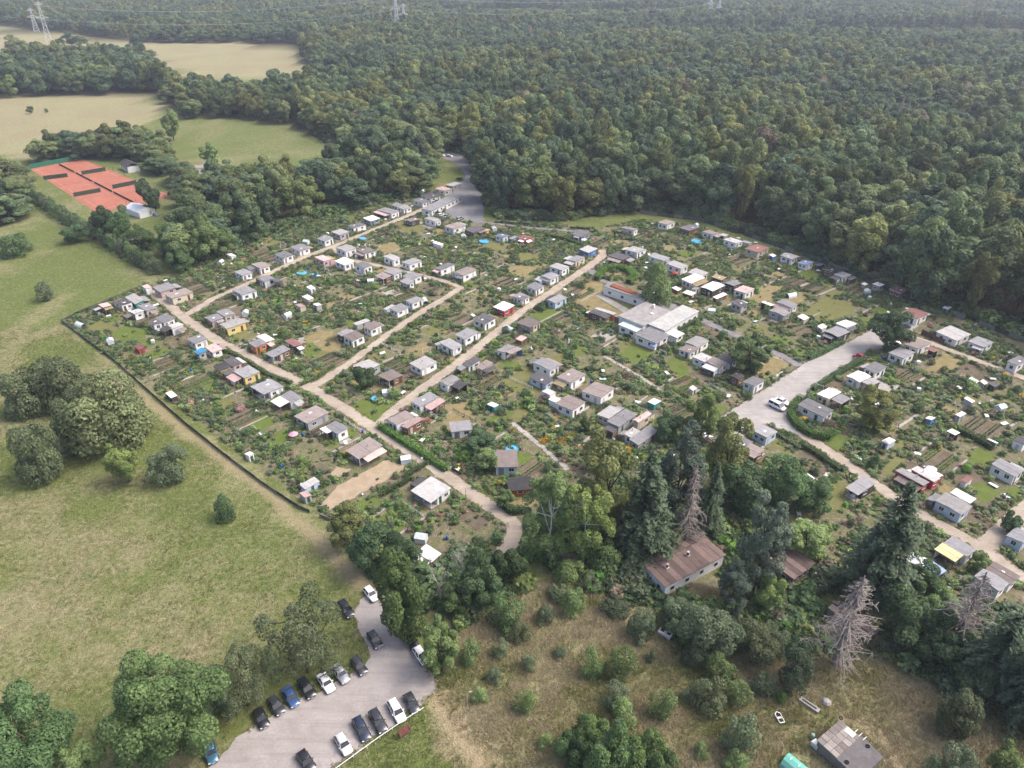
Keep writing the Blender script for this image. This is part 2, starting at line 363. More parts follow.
ALL_LANES = [(w_, l) for v in LANEW.values() for w_, l in v]
def lane_clear(X, Y, extra=0.4):
    ok = np.ones(np.shape(X), bool)
    for w_, l in ALL_LANES: ok &= segdist(X, Y, l) > w_/2+extra
    for p in (SQUARE, CARPARK, UPPERLOT): ok &= ~inpoly(X, Y, p)
    return ok
# ---------------------------------------------------------------- garden huts
ROOF = {k: roofmat('roof_'+k, v) for k, v in dict(g=(.26,.255,.26,1), l=(.42,.405,.39,1), d=(.10,.095,.10,1), b=(.27,.225,.205,1),
        r=(.26,.13,.115,1), c=(.52,.36,.33,1), u=(.17,.22,.36,1), q=(.06,.33,.62,1), t=(.36,.28,.16,1), y=(.70,.66,.36,1)).items()}
ROOF['w'] = paint('roof_w', (.80, .78, .74, 1), .6, .18, .12)
RN = dict(g='grey', l='pale grey', d='dark', b='brownish', r='dark red', c='pinkish', u='blue grey', q='bright blue', t='tan wood', y='pale yellow', w='white')
WALL = {k: paint('wall_'+k, v, .8, .16, .08) for k, v in dict(W=(.86,.85,.83,1), P=(.66,.44,.42,1), Y=(.72,.56,.22,1), O=(.62,.20,.06,1), R=(.50,.06,.08,1), G=(.40,.40,.40,1),
        B=(.07,.22,.52,1), N=(.20,.105,.06,1), D=(.07,.065,.06,1), L=(.52,.64,.76,1), C=(.62,.54,.42,1), S=(.22,.26,.33,1), T=(.06,.28,.28,1)).items()}
WN = dict(W='white', P='pink', Y='yellow', O='orange', R='red', G='grey', B='blue', N='brown', D='dark', L='light blue', C='cream', S='slate blue', T='teal')
GLASS = plain('window_glass', (.03, .035, .045, 1), .12, .5); FRAME = paint('window_frame', (.75, .74, .72, 1), .5, .1, .1)
DOORM = [paint('door_brown', (.16, .08, .045, 1)), paint('door_grey', (.25, .25, .27, 1)), paint('door_white', (.62, .61, .58, 1)), paint('door_green', (.05, .12, .07, 1))]
TRIM = paint('roof_trim', (.55, .54, .52, 1), .6, .3, .4); WOODM = paint('weathered_wood', (.24, .19, .14, 1), .85, .4, .3)
ROWS = dict(a='the meadow fence row', b='the row behind the north lane', c='the row below the north lane', d='the second lane row', e='the third lane row',
            f='the central gardens', g='the upper car park row', h='the forest edge row', i='the row behind the clubhouse', j='the row right of the clubhouse',
            k='the gravel square row', l='the forest lane row', m='the lane fork row')
HUTS = []   # (three roof corners: left, far, right; roof; wall; row; flags)
def tile(x0, y0, s, txt):
    for line in txt.strip().splitlines():
        a = line.split(); v = [float(q) for q in a[0].split(',')]
        HUTS.append(([(x0+v[i]/s, y0+v[i+1]/s) for i in (0, 2, 4)], a[1][0], a[1][1], a[2], a[3] if len(a) > 3 else ''))
tile(60, 210, 6.4, '''240,610,275,590,335,605 cN a
350,585,410,555,460,590 dW a
415,555,470,535,540,580 lT a
500,615,570,585,620,625 gC a
445,650,500,620,540,645 lW a
575,720,620,690,650,715 dW a
605,690,670,660,735,695 gW a
680,745,740,708,790,735 lW a
635,760,680,738,720,760 dD a p
525,490,555,472,585,490 cW b
590,500,670,465,745,490 gP b
670,545,770,490,850,520 bC c''')
tile(220, 210, 6.4, '''80,520,145,480,235,510 gW c
250,440,300,412,345,435 gW c
320,445,360,425,400,450 dW c p
90,395,145,370,205,400 gW b
205,350,255,322,315,355 bW b
345,285,400,260,470,285 gW b
450,240,505,215,575,240 gW b
600,305,640,287,720,310 cP c
730,325,790,305,860,330 wW c
860,350,905,330,975,355 gW c
745,245,810,215,870,245 lW c
870,260,930,235,1000,255 bW c
620,180,670,160,725,180 gW b
720,140,770,112,820,140 lG b
820,105,880,72,930,90 gW b
920,55,965,30,1020,50 wS b
70,185,100,170,135,195 wW b s
45,285,70,270,100,290 wW b s
555,495,580,480,610,497 wW c s
525,557,555,543,600,560 wC c s
480,610,515,595,550,612 cC c s
595,605,620,590,650,603 wG c s''')
tile(360, 150, 6.4, '''350,320,385,297,435,325 gW g
395,290,445,262,510,288 dW g
475,245,515,230,590,250 cW g
550,222,595,200,650,215 lG g
115,380,170,358,245,395 gW b
240,365,285,345,325,365 gW b
200,350,225,335,270,350 lW b
290,450,325,430,385,440 bD c
410,440,450,428,520,450 lW c
540,490,600,460,680,478 bW c
670,510,740,480,800,500 dN c
780,515,810,500,835,510 tO c s
865,545,900,530,950,550 uW c
1005,560,1040,543,1100,560 rR e
960,565,975,540,1000,555 gT e s
470,590,495,580,530,605 wW c s''')
tile(380, 230, 6.4, '''20,172,55,152,130,180 lW c
140,205,200,170,265,195 gW c
345,245,405,205,480,220 gW d
470,275,540,237,620,255 bW d
20,262,70,240,140,270 gW d
-30,290,20,264,70,295 bN d p
140,295,190,270,270,290 gW d
130,325,165,300,215,330 lW d p
160,455,220,425,280,440 gW d
60,505,120,470,185,490 gW d
20,505,55,480,100,485 lW d s
725,490,785,455,860,485 wR e
850,425,900,400,960,425 gW e
590,570,660,535,745,565 dW e
480,670,540,625,625,655 gW e
385,725,445,690,525,735 gW e
345,735,385,705,430,712 lW e s
880,590,950,545,1024,590 bC f p
865,695,900,678,945,690 cN f s''')
tile(500, 210, 6.4, '''460,150,510,122,575,145 gS h
510,255,555,225,620,245 lB e
435,315,490,280,540,305 gC e
315,360,360,335,445,365 lW e
265,425,310,395,378,420 gW e
222,442,245,425,285,440 lL e s
170,490,220,460,282,485 gW e
80,555,125,530,190,550 gW e
305,580,355,540,430,555 gL f
570,655,605,628,705,680 dN f
605,628,645,617,745,665 lO f
715,290,760,245,820,300 dN i
800,250,860,225,930,255 lW i
775,110,820,100,885,125 bW h''')
tile(640, 210, 6.4, '''115,80,165,57,225,75 bW h
250,115,320,90,385,110 gN h
400,140,440,120,500,145 bW h
505,157,535,145,565,160 lG h s
540,190,590,165,655,200 lW h
650,200,675,187,715,210 gG h s
670,245,740,217,830,245 rC h
900,290,945,270,1010,300 gW h
830,290,850,278,870,290 wB h s
55,290,110,270,190,310 gW i
170,345,225,323,310,355 lW i
270,445,350,400,410,430 wW i
310,395,360,370,435,405 lC i
385,495,470,460,545,485 wD i
275,525,315,510,355,535 wN i s
330,505,350,487,382,500 lW i s
205,500,235,487,265,505 wN i s
465,560,520,530,560,537 wN i s
545,470,590,440,650,465 gD i
600,505,680,480,735,510 cW i
460,425,490,405,550,435 tN i p
585,590,640,565,690,600 dG i
775,592,800,580,860,605 wD i p
870,590,920,570,1010,610 gW i
830,645,870,618,960,660 lG i''')
tile(780, 230, 6.4, '''120,205,165,180,210,210 uW h
225,222,250,205,280,220 uD h s
285,250,320,228,360,260 dN h
345,285,400,262,460,285 lW h
430,310,465,292,490,305 gD h s
590,345,630,330,670,350 wG h
695,375,740,360,825,385 rN h
775,530,840,495,945,540 rW l
355,600,425,570,490,600 wW i
280,655,330,620,450,650 gD i
240,620,265,600,300,615 wW i s
110,555,150,540,190,560 wC i s
520,345,540,335,565,345 wG h s''')
tile(880, 300, 7.11, '''445,50,475,38,510,55 wS l s
400,230,480,180,645,240 lW l
620,295,700,258,815,300 gW l
905,440,985,385,1060,420 gW l
175,310,260,262,360,310 bW l
315,350,350,330,420,355 rD l p
60,375,130,330,250,375 gW l
630,560,655,548,695,570 wG l s
710,582,735,568,768,585 wG l s
770,597,800,577,850,600 dD l s''')
tile(110, 310, 6.4, '''490,185,565,150,625,185 gW a
535,265,580,240,620,260 qG a
605,240,665,215,720,245 cW a
660,365,720,330,780,360 dY a
725,325,785,305,850,335 dP a
790,395,890,350,960,395 gY a
615,55,670,20,725,45 gP c
680,15,740,-10,805,20 gC c
700,100,790,45,870,75 lY c
885,215,945,180,1005,205 gO d
935,172,985,150,1055,185 wC d p
355,535,395,520,430,545 wD a s
150,230,190,215,225,240 rR a s
765,440,795,420,825,435 wW a s''')
tile(240, 310, 6.4, '''65,495,190,437,280,485 gW a p
285,200,330,175,400,215 rN d p
165,280,250,220,320,250 gN d p
660,170,720,130,795,160 bW d
620,152,665,118,720,135 gD d
790,105,840,65,905,95 bW d
720,92,780,52,835,62 lG d s
720,365,780,310,900,345 lG e
885,425,950,370,1040,410 bN e p
195,582,255,550,315,590 wN a p
255,550,320,515,395,560 gW a
345,680,470,605,570,655 bG a''')
tile(200, 400, 6.4, '''805,165,885,118,945,185 gW a
765,187,800,165,850,195 wD a p
285,342,315,320,345,345 wW a s
640,545,730,490,765,520 lL a s
635,600,680,575,715,605 cG a s''')
tile(320, 430, 6.4, '''165,130,310,45,400,100 bW a p
580,385,715,297,840,375 lW a p
615,775,700,735,780,800 wN a''')
tile(380, 320, 6.4, '''185,285,255,232,370,262 lW e
525,280,580,237,645,255 dW f
610,300,660,255,725,275 bC f p
380,400,440,350,510,375 lW f
455,420,500,385,560,410 dD f p
205,530,285,452,370,485 gW f
290,555,365,490,415,520 cN f p
45,650,110,575,225,600 bW f
135,682,195,607,280,628 cN f
745,190,820,150,865,172 lW f
800,210,855,170,915,180 bB f p
685,538,715,520,760,545 wT f s''')
tile(500, 310, 6.4, '''205,340,265,308,385,355 gW f
185,425,245,393,345,450 dL f
360,430,470,372,555,410 bW f
520,515,610,455,735,505 bW f
350,590,450,538,550,595 bW f
310,572,360,545,400,575 wW f s
265,522,310,500,360,525 lW f s
610,665,710,620,790,640 lC f
680,710,830,630,885,670 gG f
850,710,920,650,970,665 cC f
945,590,985,560,1030,580 wT f s''')
tile(620, 290, 6.4, '''410,335,500,297,575,330 lW j
370,375,430,345,510,375 bW j
460,430,520,400,620,440 lW j
550,455,620,425,690,470 bW j
620,430,680,405,755,445 dW j
700,552,745,530,800,555 dN j
785,585,840,545,930,580 gW j
440,632,470,615,497,626 lC j s
10,375,60,330,150,300 gG f
15,370,70,350,130,300 lG f''')
HUTS = HUTS[:-2]
tile(740, 340, 6.4, '''795,175,850,138,940,175 gW k
680,235,745,197,840,235 wW k
780,272,840,237,900,265 lC k p
490,345,560,303,650,335 wC k
590,375,650,340,705,380 gN k p
370,410,430,375,600,455 gW k
75,585,130,540,245,580 gL k
905,650,950,620,1000,640 wL k s''')
tile(620, 380, 6.4, '''720,410,780,362,850,400 gG k
770,450,850,405,925,455 bN k p
445,50,468,38,495,48 wC k s
20,350,70,312,140,325 lW k
60,385,175,290,245,320 gG k''')
tile(864, 380, 6.4, '''205,580,260,546,415,655 lR m
300,570,360,545,490,632 lR m
815,540,870,500,1024,580 gW m
960,380,1000,350,1060,390 dW m
530,330,560,305,615,335 wD m p
785,380,800,365,860,400 wG m s
590,228,620,200,650,210 wG m s
395,242,420,222,455,245 wB m s
640,117,670,105,710,135 wG m s
625,642,665,610,695,630 rW m s
115,397,160,365,205,385 lL m s''')
tile(864, 470, 6.4, '''455,195,530,132,690,240 lL m
555,140,600,112,715,190 wG m p
510,462,575,425,720,515 gW m
450,502,515,465,635,552 yW m p
915,412,980,352,1080,420 gL m
775,632,850,590,1000,690 bW m
700,682,770,637,930,732 gW m''')
tile(720, 430, 6.4, '''800,370,890,300,1000,340 gD m p
450,340,500,312,545,340 wC k s
540,290,565,275,610,310 wG k s''')

def hut(T, roof, wall, row, flags, k):
    rg = random.Random(k*13+5)
    small = 's' in flags; zr = 1.75 if small else rg.uniform(2.35, 2.75)
    q = [P(x, y, zr) for x, y in T]; ctr = (q[0]+q[2])/2
    yw = yaw_at(T[1][0])+R(rg.uniform(-2, 2))
    ax = Vector((math.cos(yw), math.sin(yw))); bx = Vector((math.sin(yw), -math.cos(yw)))
    d = (q[2]-q[0]).to_2d(); A = max(1.3, abs((q[1]-q[0]).to_2d().dot(ax))*.5+abs(d.dot(ax))*.5); B = max(1.3, abs((q[2]-q[1]).to_2d().dot(bx))*.5+abs(d.dot(bx))*.5)
    A, B = min(A, 12), min(B, 12)
    return dict(c=Vector((ctr.x, ctr.y, 0)), yaw=yw, A=A, B=B, h=zr, roof=roof, wall=wall, row=row, flags=flags, px=T[1][0], k=k)
HL = [hut(*h, k) for k, h in enumerate(HUTS)]
for r in ROWS:
    rw = sorted([h for h in HL if h['row'] == r], key=lambda h: proj(h['c'])[0])
    nh = ns = 0
    for h in rw:
        small = 's' in h['flags'] 
        h['kindw'] = 'shelter' if 'p' in h['flags'] and h['A']*h['B'] < 14 else ('shed' if small or h['A']*h['B'] < 8 else 'hut')
    for kw in ('hut', 'shed', 'shelter'):
        for i, h in enumerate([h for h in rw if h['kindw'] == kw]):
            h['short'] = f"{ORD[i+1]} {kw} from left in {ROWS[r]}"
            h['label'] = f"{WN[h['wall']]} {kw}, {RN[h['roof']]} roof, {ORD[i+1]} {kw} from left in {ROWS[r]}"
def build_hut(h):
    rg = random.Random(h['k']*31+1); A, B, H = h['A']/2, h['B']/2, h['h']
    kw = h['kindw']; nm = {'hut': 'garden_hut', 'shed': 'tool_shed', 'shelter': 'garden_shelter'}[kw]
    o = thing(nm, h['label'], kw, (h['c'].x, h['c'].y, 0), h['yaw'], 'huts and sheds of '+ROWS[h['row']])
    # local x runs away from the camera to the upper right, local -y to the lower right
    ov = .12 if kw == 'shed' else rg.uniform(.18, .32); open_ = 'p' in h['flags']
    wx0, wx1, wy0, wy1 = -A+ov, A-ov, -B+ov, B-ov; por = 0
    if open_ and kw != 'shelter':
        por = min(2.0, A*.6); wx0 += por
    sl = rg.choice((-1, 1))*rg.uniform(.08, .22); along = rg.random() < .5 or open_   # slope across x or y
    gable = kw == 'hut' and not open_ and rg.random() < .16
    def zt(x, y):
        if gable: return H+.12+.28*(1-abs(y)/B)
        return H+sl*((x/A) if along else (y/B))
    wm = WALL[h['wall']]
    if kw == 'shelter':
        for i, (x, y) in enumerate(((wx0, wy0), (wx0, wy1), (wx1, wy0), (wx1, wy1))):
            MB().box(x-.07, x+.07, y-.07, y+.07, 0, zt(x, y)-.1).build('post', WOODM, o)
        MB().box(wx1-.12, wx1-.05, wy0+.07, wy1-.07, 0, H-.3).build('back_wall', wm, o)
        if rg.random() < .6: MB().box(wx0+.07, wx1-.12, wy1-.12, wy1-.05, 0, H-.35).build('side_wall', wm, o)
        MB().box(-.5, .5, -.4, .4, .68, .74).build('table_board', WOODM, o); 
        for sx in (-.4, .4): MB().box(sx-.05, sx+.05, -.3, .3, 0, .68).build('table_leg', WOODM, o)
    else:
        mb = MB(); m1 = .02
        b = [(wx0, wy0, 0), (wx1, wy0, 0), (wx1, wy1, 0), (wx0, wy1, 0)]
        if gable:
            mb.hexa(b, [(x, y, H+.02) for x, y, _ in b])
            for x in (wx0, wx1-.1):
                mb.hexa([(x, wy0, H+.02), (x+.1, wy0, H+.02), (x+.1, wy1, H+.02), (x, wy1, H+.02)], [(x, -.05, zt(x, 0)-.06), (x+.1, -.05, zt(x, 0)-.06), (x+.1, .05, zt(x, 0)-.06), (x, .05, zt(x, 0)-.06)])
        else: mb.hexa(b, [(x, y, zt(x, y)-.06) for x, y, _ in b])
        mb.build('wall', wm, o)
        if por:
            for y in (wy0, wy1): MB().box(-A+ov-.06, -A+ov+.06, y-.06, y+.06, 0, zt(-A+ov, y)-.06).build('post', FRAME if rg.random() < .5 else WOODM, o)
            MB().box(-A+ov+.05, wx0-.01, wy0, wy1, .0, .09).build('porch_floor', PATHG, o)
            if rg.random() < .7: MB().box(-A+ov-.03, -A+ov+.03, wy0+.06, wy0+(wy1-wy0)*.55, .1, .85).build('railing', wm if rg.random() < .5 else WOODM, o)
            MB().box(-A+ov+.4, wx0-.4, -.4, .4, .66, .72).add([], []).box(-A+ov+.5, -A+ov+.58, -.35, .35, .09, .66).box(wx0-.58, wx0-.5, -.35, .35, .09, .66).build('porch_table', FRAME, o)
        # door and windows: on the lower-left face (x = wx0) and the lower-right face (y = wy0)
        def opening(face, u, wdt, z0, z1, door):
            fx = (lambda u, z, e: (wx0-e, u, z)) if face == 'x' else (lambda u, z, e: (u, wy0-e, z))
            def slab(u0, u1, za, zb, e0, e1):
                m = MB(); p = [fx(u0, za, e0), fx(u1, za, e0), fx(u1, za, e1), fx(u0, za, e1)]; q = [fx(u0, zb, e0), fx(u1, zb, e0), fx(u1, zb, e1), fx(u0, zb, e1)]
                return m.hexa(p, q)
            if door:
                dd = slab(u-wdt/2, u+wdt/2, z0, z1, -.02, .035).build('door', rg.choice(DOORM), o)
                slab(u+wdt/2-.16, u+wdt/2-.08, 1.0, 1.06, .035, .09).build('handle', TRIM, dd)
            else:
                wd = slab(u-wdt/2, u+wdt/2, z0, z1, -.02, .03).build('window', FRAME, o); mid = [(-wdt/2+.07, wdt/2-.07)] if wdt < .9 else [(-wdt/2+.07, -.03), (.03, wdt/2-.07)]
                for a_, b_ in mid: slab(u+a_, u+b_, z0+.07, z1-.07, .0, .036).build('pane', GLASS, wd)
                slab(u-wdt/2-.05, u+wdt/2+.05, z0-.05, z0, -.02, .08).build('sill', FRAME, wd)
        lx, ly = wy1-wy0, wx1-wx0; top = H-.35
        if kw == 'shed':
            if ly > .9: opening('y' if rg.random() < .6 or lx < .9 else 'x', (wx0+wx1)/2 if True else 0, min(.75, ly*.6), .05, 1.5, True) if rg.random() < .99 else None
        else:
            mid = (wx0+wx1)/2
            if ly > 3.2:
                s_ = rg.choice((-1, 1)); opening('y', mid+s_*ly*.27, .8, .05, 1.95, True); opening('y', mid-s_*ly*.2, min(1.3, ly*.3), .95, top-.25, False)
            elif ly > 1.6: opening('y', mid, min(1.1, ly*.5), .95, top-.25, False)
            if lx > 3.2:
                if por or rg.random() < .5: opening('x', -lx*.22, .85, .05, 1.95, True); opening('x', lx*.2, min(1.3, lx*.3), .95, top-.25, False)
                else: opening('x', -lx*.22, min(1.1, lx*.26), .95, top-.25, False); opening('x', lx*.22, min(1.1, lx*.26), .95, top-.25, False)
            elif lx > 1.6: opening('x', 0, min(1.0, lx*.45), .95, top-.25, False)
    th = .10; rm = ROOF[h['roof']]
    mb = MB()
    if gable:
        for s_ in (-1, 1):
            p = [(-A, s_*B, zt(0, B)-.06), (A, s_*B, zt(0, B)-.06), (A, 0, zt(0, 0)-.06), (-A, 0, zt(0, 0)-.06)]
            if s_ > 0: p = [p[1], p[0], p[3], p[2]]
            mb.hexa(p, [(x, y, z+th) for x, y, z in p])
        ro = mb.build('roof', rm, o)
    else:
        nn = 2 if h['A'] > 3 and rg.random() < .45 else 1     # some roofs are two lapped sheets
        for i in range(nn):
            x0, x1 = -A+2*A*i/nn, -A+2*A*(i+1)/nn; dz = .05*i
            p = [(x, y, zt(x, y)-.05+dz) for x, y in ((x0, -B), (x1, -B), (x1, B), (x0, B))]
            mb.hexa(p, [(x, y, z+th) for x, y, z in p])
        ro = mb.build('roof', rm, o)
        if kw == 'hut' and rg.random() < .75:
            z0, e = .02, .03
            for x in ((-A-e, -A) , (A, A+e)):
                MB().hexa([(x[0], -B, zt(x[0], -B)-.14), (x[1], -B, zt(x[1], -B)-.14), (x[1], B, zt(x[1], B)-.14), (x[0], B, zt(x[0], B)-.14)],
                          [(x[0], -B, zt(x[0], -B)+.07), (x[1], -B, zt(x[1], -B)+.07), (x[1], B, zt(x[1], B)+.07), (x[0], B, zt(x[0], B)+.07)]).build('fascia', TRIM, ro)
    if kw == 'hut':
        for side in rg.sample(['x', 'y', 'X', 'Y'], 4)[:2]:
            if rg.random() < .42 or (por and side == 'x'): continue
            dp = rg.uniform(1.2, 2.6); full = B if side in 'xX' else A; ln = full*rg.uniform(.5, .95); off = rg.uniform(-1, 1)*(full-ln); sg = -1 if side in 'xy' else 1
            def W_(u, v):   # u along the wall, v out from it
                return (sg*(A+v), off+u) if side in 'xX' else (off+u, sg*(B+v))
            e = W_(0, dp); ex = h['c'].x+e[0]*math.cos(h['yaw'])-e[1]*math.sin(h['yaw']); ey = h['c'].y+e[0]*math.sin(h['yaw'])+e[1]*math.cos(h['yaw'])
            if not lane_clear([ex], [ey], .6)[0] or any(math.hypot(g['c'].x-ex, g['c'].y-ey) < max(g['A'], g['B'])*.62 for g in HL if g is not h): continue
            if rg.random() < .25:
                q = [W_(-ln, .02), W_(ln, .02), W_(ln, dp), W_(-ln, dp)]; q = q if sg*(1 if side in 'xX' else -1) < 0 else q[::-1]
                MB().hexa([(x, y, 0) for x, y in q], [(x, y, .07) for x, y in q]).build('patio', PATHG, o); continue
            zi, zo = H-.28-abs(sl), H-.28-abs(sl)-rg.uniform(.15, .4); q = [W_(-ln, .01), W_(ln, .01), W_(ln, dp), W_(-ln, dp)]; zz = [zi, zi, zo, zo]
            if sg*(1 if side in 'xX' else -1) > 0: q, zz = q[::-1], zz[::-1]
            lt = MB().hexa([(x, y, z_) for (x, y), z_ in zip(q, zz)], [(x, y, z_+.07) for (x, y), z_ in zip(q, zz)]).build('lean_to_roof', ROOF[rg.choice('glbbddwctlg')], o)
            for u in (-ln+.1, ln-.1):
                x, y = W_(u, dp-.1); MB().box(x-.05, x+.05, y-.05, y+.05, 0, zo-.0).build('post', WOODM, lt)
            if rg.random() < .5:
                q = [W_(-ln+.1, .15), W_(-ln+.15, .15), W_(-ln+.15, dp-.2), W_(-ln+.1, dp-.2)]
                MB().hexa([(x, y, 0) for x, y in q], [(x, y, zo-.05) for x, y in q]).build('side_panel', rg.choice((wm, WOODM, DOORM[1])), lt)
            if rg.random() < .6:
                q = [W_(-ln*.4, dp*.35), W_(ln*.4, dp*.35), W_(ln*.4, dp*.7), W_(-ln*.4, dp*.7)]; MB().hexa([(x, y, .0) for x, y in q], [(x, y, .75) for x, y in q]).build('bench', rg.choice((FRAME, WOODM, DOORM[1])), lt)
    if kw == 'hut' and rg.random() < .4:
        x, y = rg.uniform(-.5, .5)*A, rg.uniform(-.5, .5)*B
        mb = MB().tube((x, y, zt(x, y)-.02), (x, y, zt(x, y)+.75), .09, n=8); mb.tube((x, y, zt(x, y)+.75), (x, y, zt(x, y)+.85), .16, .05, n=8); mb.build('stove_pipe', TRIM, ro)
    if kw == 'hut' and rg.random() < .3 and not gable:
        x, y = rg.uniform(-.6, .3)*A, rg.uniform(-.6, .3)*B
        MB().box(x, x+.9, y, y+.6, zt(x, y)+.03, zt(x, y)+.14).build('roof_light', FRAME, ro)
    return o
for h in HL: h['obj'] = build_hut(h)
HX = np.array([h['c'].x for h in HL]); HYY = np.array([h['c'].y for h in HL]); HR = np.array([math.hypot(h['A'], h['B'])/2 for h in HL])
HA = np.array([h['yaw'] for h in HL]); HAx = np.array([h['A'] for h in HL]); HBx = np.array([h['B'] for h in HL])
def hut_clear(X, Y, extra=.4):
    X = np.asarray(X, float); Y = np.asarray(Y, float); ok = np.ones(X.shape, bool)
    for x, y, a, A, B in zip(HX, HYY, HA, HAx, HBx):
        u = (X-x)*math.cos(a)+(Y-y)*math.sin(a); v = -(X-x)*math.sin(a)+(Y-y)*math.cos(a)
        ok &= (abs(u) > A/2+extra) | (abs(v) > B/2+extra)
    return ok
def nearest_hut(x, y): return HL[int(np.argmin((HX-x)**2+(HYY-y)**2))]
# ---------------------------------------------------------------- larger buildings
def frame3(T, z, yaw=None):
    q = [P(x, y, z) for x, y in T]; ctr = (q[0]+q[2])/2
    if yaw is None: v = q[1]-q[0]; yaw = math.atan2(v.y, v.x)
    ax = Vector((math.cos(yaw), math.sin(yaw))); bx = Vector((math.sin(yaw), -math.cos(yaw))); d = (q[2]-q[0]).to_2d()
    return Vector((ctr.x, ctr.y, 0)), yaw, abs(d.dot(ax)), abs(d.dot(bx))
def block(o, cx, cy, A, B, H, wall, roof, ov=.25, slope=.1, wins_x=0, wins_y=0, door=None, wz=(.95, 2.05), wall_name='wall'):
    """one rectangular wing: walls, roof slab with parapet trim, windows on the lower-left and lower-right faces"""
    x0, x1, y0, y1 = cx-A/2+ov, cx+A/2-ov, cy-B/2+ov, cy+B/2-ov
    MB().hexa([(x0,y0,0),(x1,y0,0),(x1,y1,0),(x0,y1,0)], [(x0,y0,H-.06-slope),(x1,y0,H-.06-slope),(x1,y1,H-.06+slope),(x0,y1,H-.06+slope)]).build(wall_name, wall, o)
    X0, X1, Y0, Y1 = cx-A/2, cx+A/2, cy-B/2, cy+B/2
    p = [(X0,Y0,H-.05-slope),(X1,Y0,H-.05-slope),(X1,Y1,H-.05+slope),(X0,Y1,H-.05+slope)]
    ro = MB().hexa(p, [(x, y, z+.14) for x, y, z in p]).build('roof', roof, o)
    for xa, xb in ((X0-.04, X0), (X1, X1+.04)):
        MB().hexa([(xa,Y0,H-.16-slope),(xb,Y0,H-.16-slope),(xb,Y1,H-.16+slope),(xa,Y1,H-.16+slope)], [(xa,Y0,H+.13-slope),(xb,Y0,H+.13-slope),(xb,Y1,H+.13+slope),(xa,Y1,H+.13+slope)]).build('fascia', TRIM, ro)
    MB().box(X0, X1, Y0-.04, Y0, H-.16-slope, H+.13-slope).build('fascia', TRIM, ro)
    def win(fx, u, wd, za, zb, isdoor):
        def slab(u0, u1, a, b, e0, e1): 
            return MB().hexa([fx(u0,a,e0),fx(u1,a,e0),fx(u1,a,e1),fx(u0,a,e1)], [fx(u0,b,e0),fx(u1,b,e0),fx(u1,b,e1),fx(u0,b,e1)])
        if isdoor:
            d = slab(u-wd/2, u+wd/2, .04, 2.05, -.02, .04).build('door', DOORM[1], o); slab(u+wd/2-.18, u+wd/2-.1, 1., 1.06, .04, .1).build('handle', TRIM, d)
        else:
            f = slab(u-wd/2, u+wd/2, za, zb, -.02, .03).build('window', FRAME, o)
            slab(u-wd/2+.08, u-.03, za+.08, zb-.08, 0, .036).build('pane', GLASS, f); slab(u+.03, u+wd/2-.08, za+.08, zb-.08, 0, .036).build('pane', GLASS, f)
            slab(u-wd/2-.06, u+wd/2+.06, za-.06, za, -.02, .1).build('sill', FRAME, f)
    for i in range(wins_x): win(lambda u, z, e: (x0-e, u, z), y0+(y1-y0)*(i+.5)/wins_x, min(1.3, (y1-y0)/wins_x*.6), wz[0], wz[1], door == ('x', i))
    for i in range(wins_y): win(lambda u, z, e: (u, y0-e, z), x0+(x1-x0)*(i+.5)/wins_y, min(1.3, (x1-x0)/wins_y*.6), wz[0], wz[1], door == ('y', i))
    return ro
TILE = roofmat('roof_clay', (.40, .13, .06, 1), .15); BITU = roofmat('roof_bitumen', (.36, .34, .325, 1), .25); BROWNR = roofmat('roof_rusty_felt', (.19, .135, .12, 1), .35)
PLAST = paint('white_plaster', (.80, .79, .76, 1), .8, .12, .05)
# clubhouse kitchen wing with the orange tiled strip
c0, yw, A, B = frame3([(602.5,286.5),(618,283.5),(649,296)], 3.2, R(47)); 
o = thing('club_house', 'long white clubhouse wing with an orange tiled roof patch beside the willow', 'building', c0, yw)
block(o, 0, 0, A*.9, B, 3.2, PLAST, BITU, wins_x=3, wins_y=4, door=('y', 2))
MB().hexa([(-.6,-B*.25,3.25),(A*.42,-B*.25,3.25),(A*.42,B*.38,3.3),(-.6,B*.38,3.3)], [(-.6,-B*.25,3.3),(A*.42,-B*.25,3.3),(A*.42,B*.38,3.75),(-.6,B*.38,3.75)]).build('tiled_roof', TILE, o)
# main club building: three wings of different height
c0, yw, A, B = frame3([(628,318),(655,298),(686,314)], 3.6, R(46))
o = thing('club_house', 'large white flat-roofed clubhouse with a pale grey roof in the garden centre', 'building', c0, yw)
o.scale = (1.2, 1.2, 1.05)
block(o, -1.5, 3.2, 13, 8.5, 3.7, PLAST, BITU, wins_x=3, wins_y=2)
block(o, 2.6, -3.8, 17, 5.5, 3.3, PLAST, roofmat('roof_pale_sheet', (.46, .455, .43, 1), .2), wins_y=6, wins_x=1)
block(o, -9.4, 2.2, 3.0, 6.0, 2.7, PLAST, roofmat('roof_aqua', (.40, .48, .46, 1), .15), wins_x=2)
block(o, -9.5, -5.0, 6.4, 6.5, 2.8, PLAST, ROOF['g'], wins_x=2, wins_y=2, door=('y', 0))
block(o, -4.0, -8.6, 3.6, 3.4, 2.4, PLAST, ROOF['w'], wins_y=1)
MB().box(3.0, 3.6, 3.2, 3.8, 3.7, 4.9).build('chimney', PLAST, o); MB().box(-1, 0, 1, 1.8, 3.78, 4.05).build('roof_light', FRAME, o)
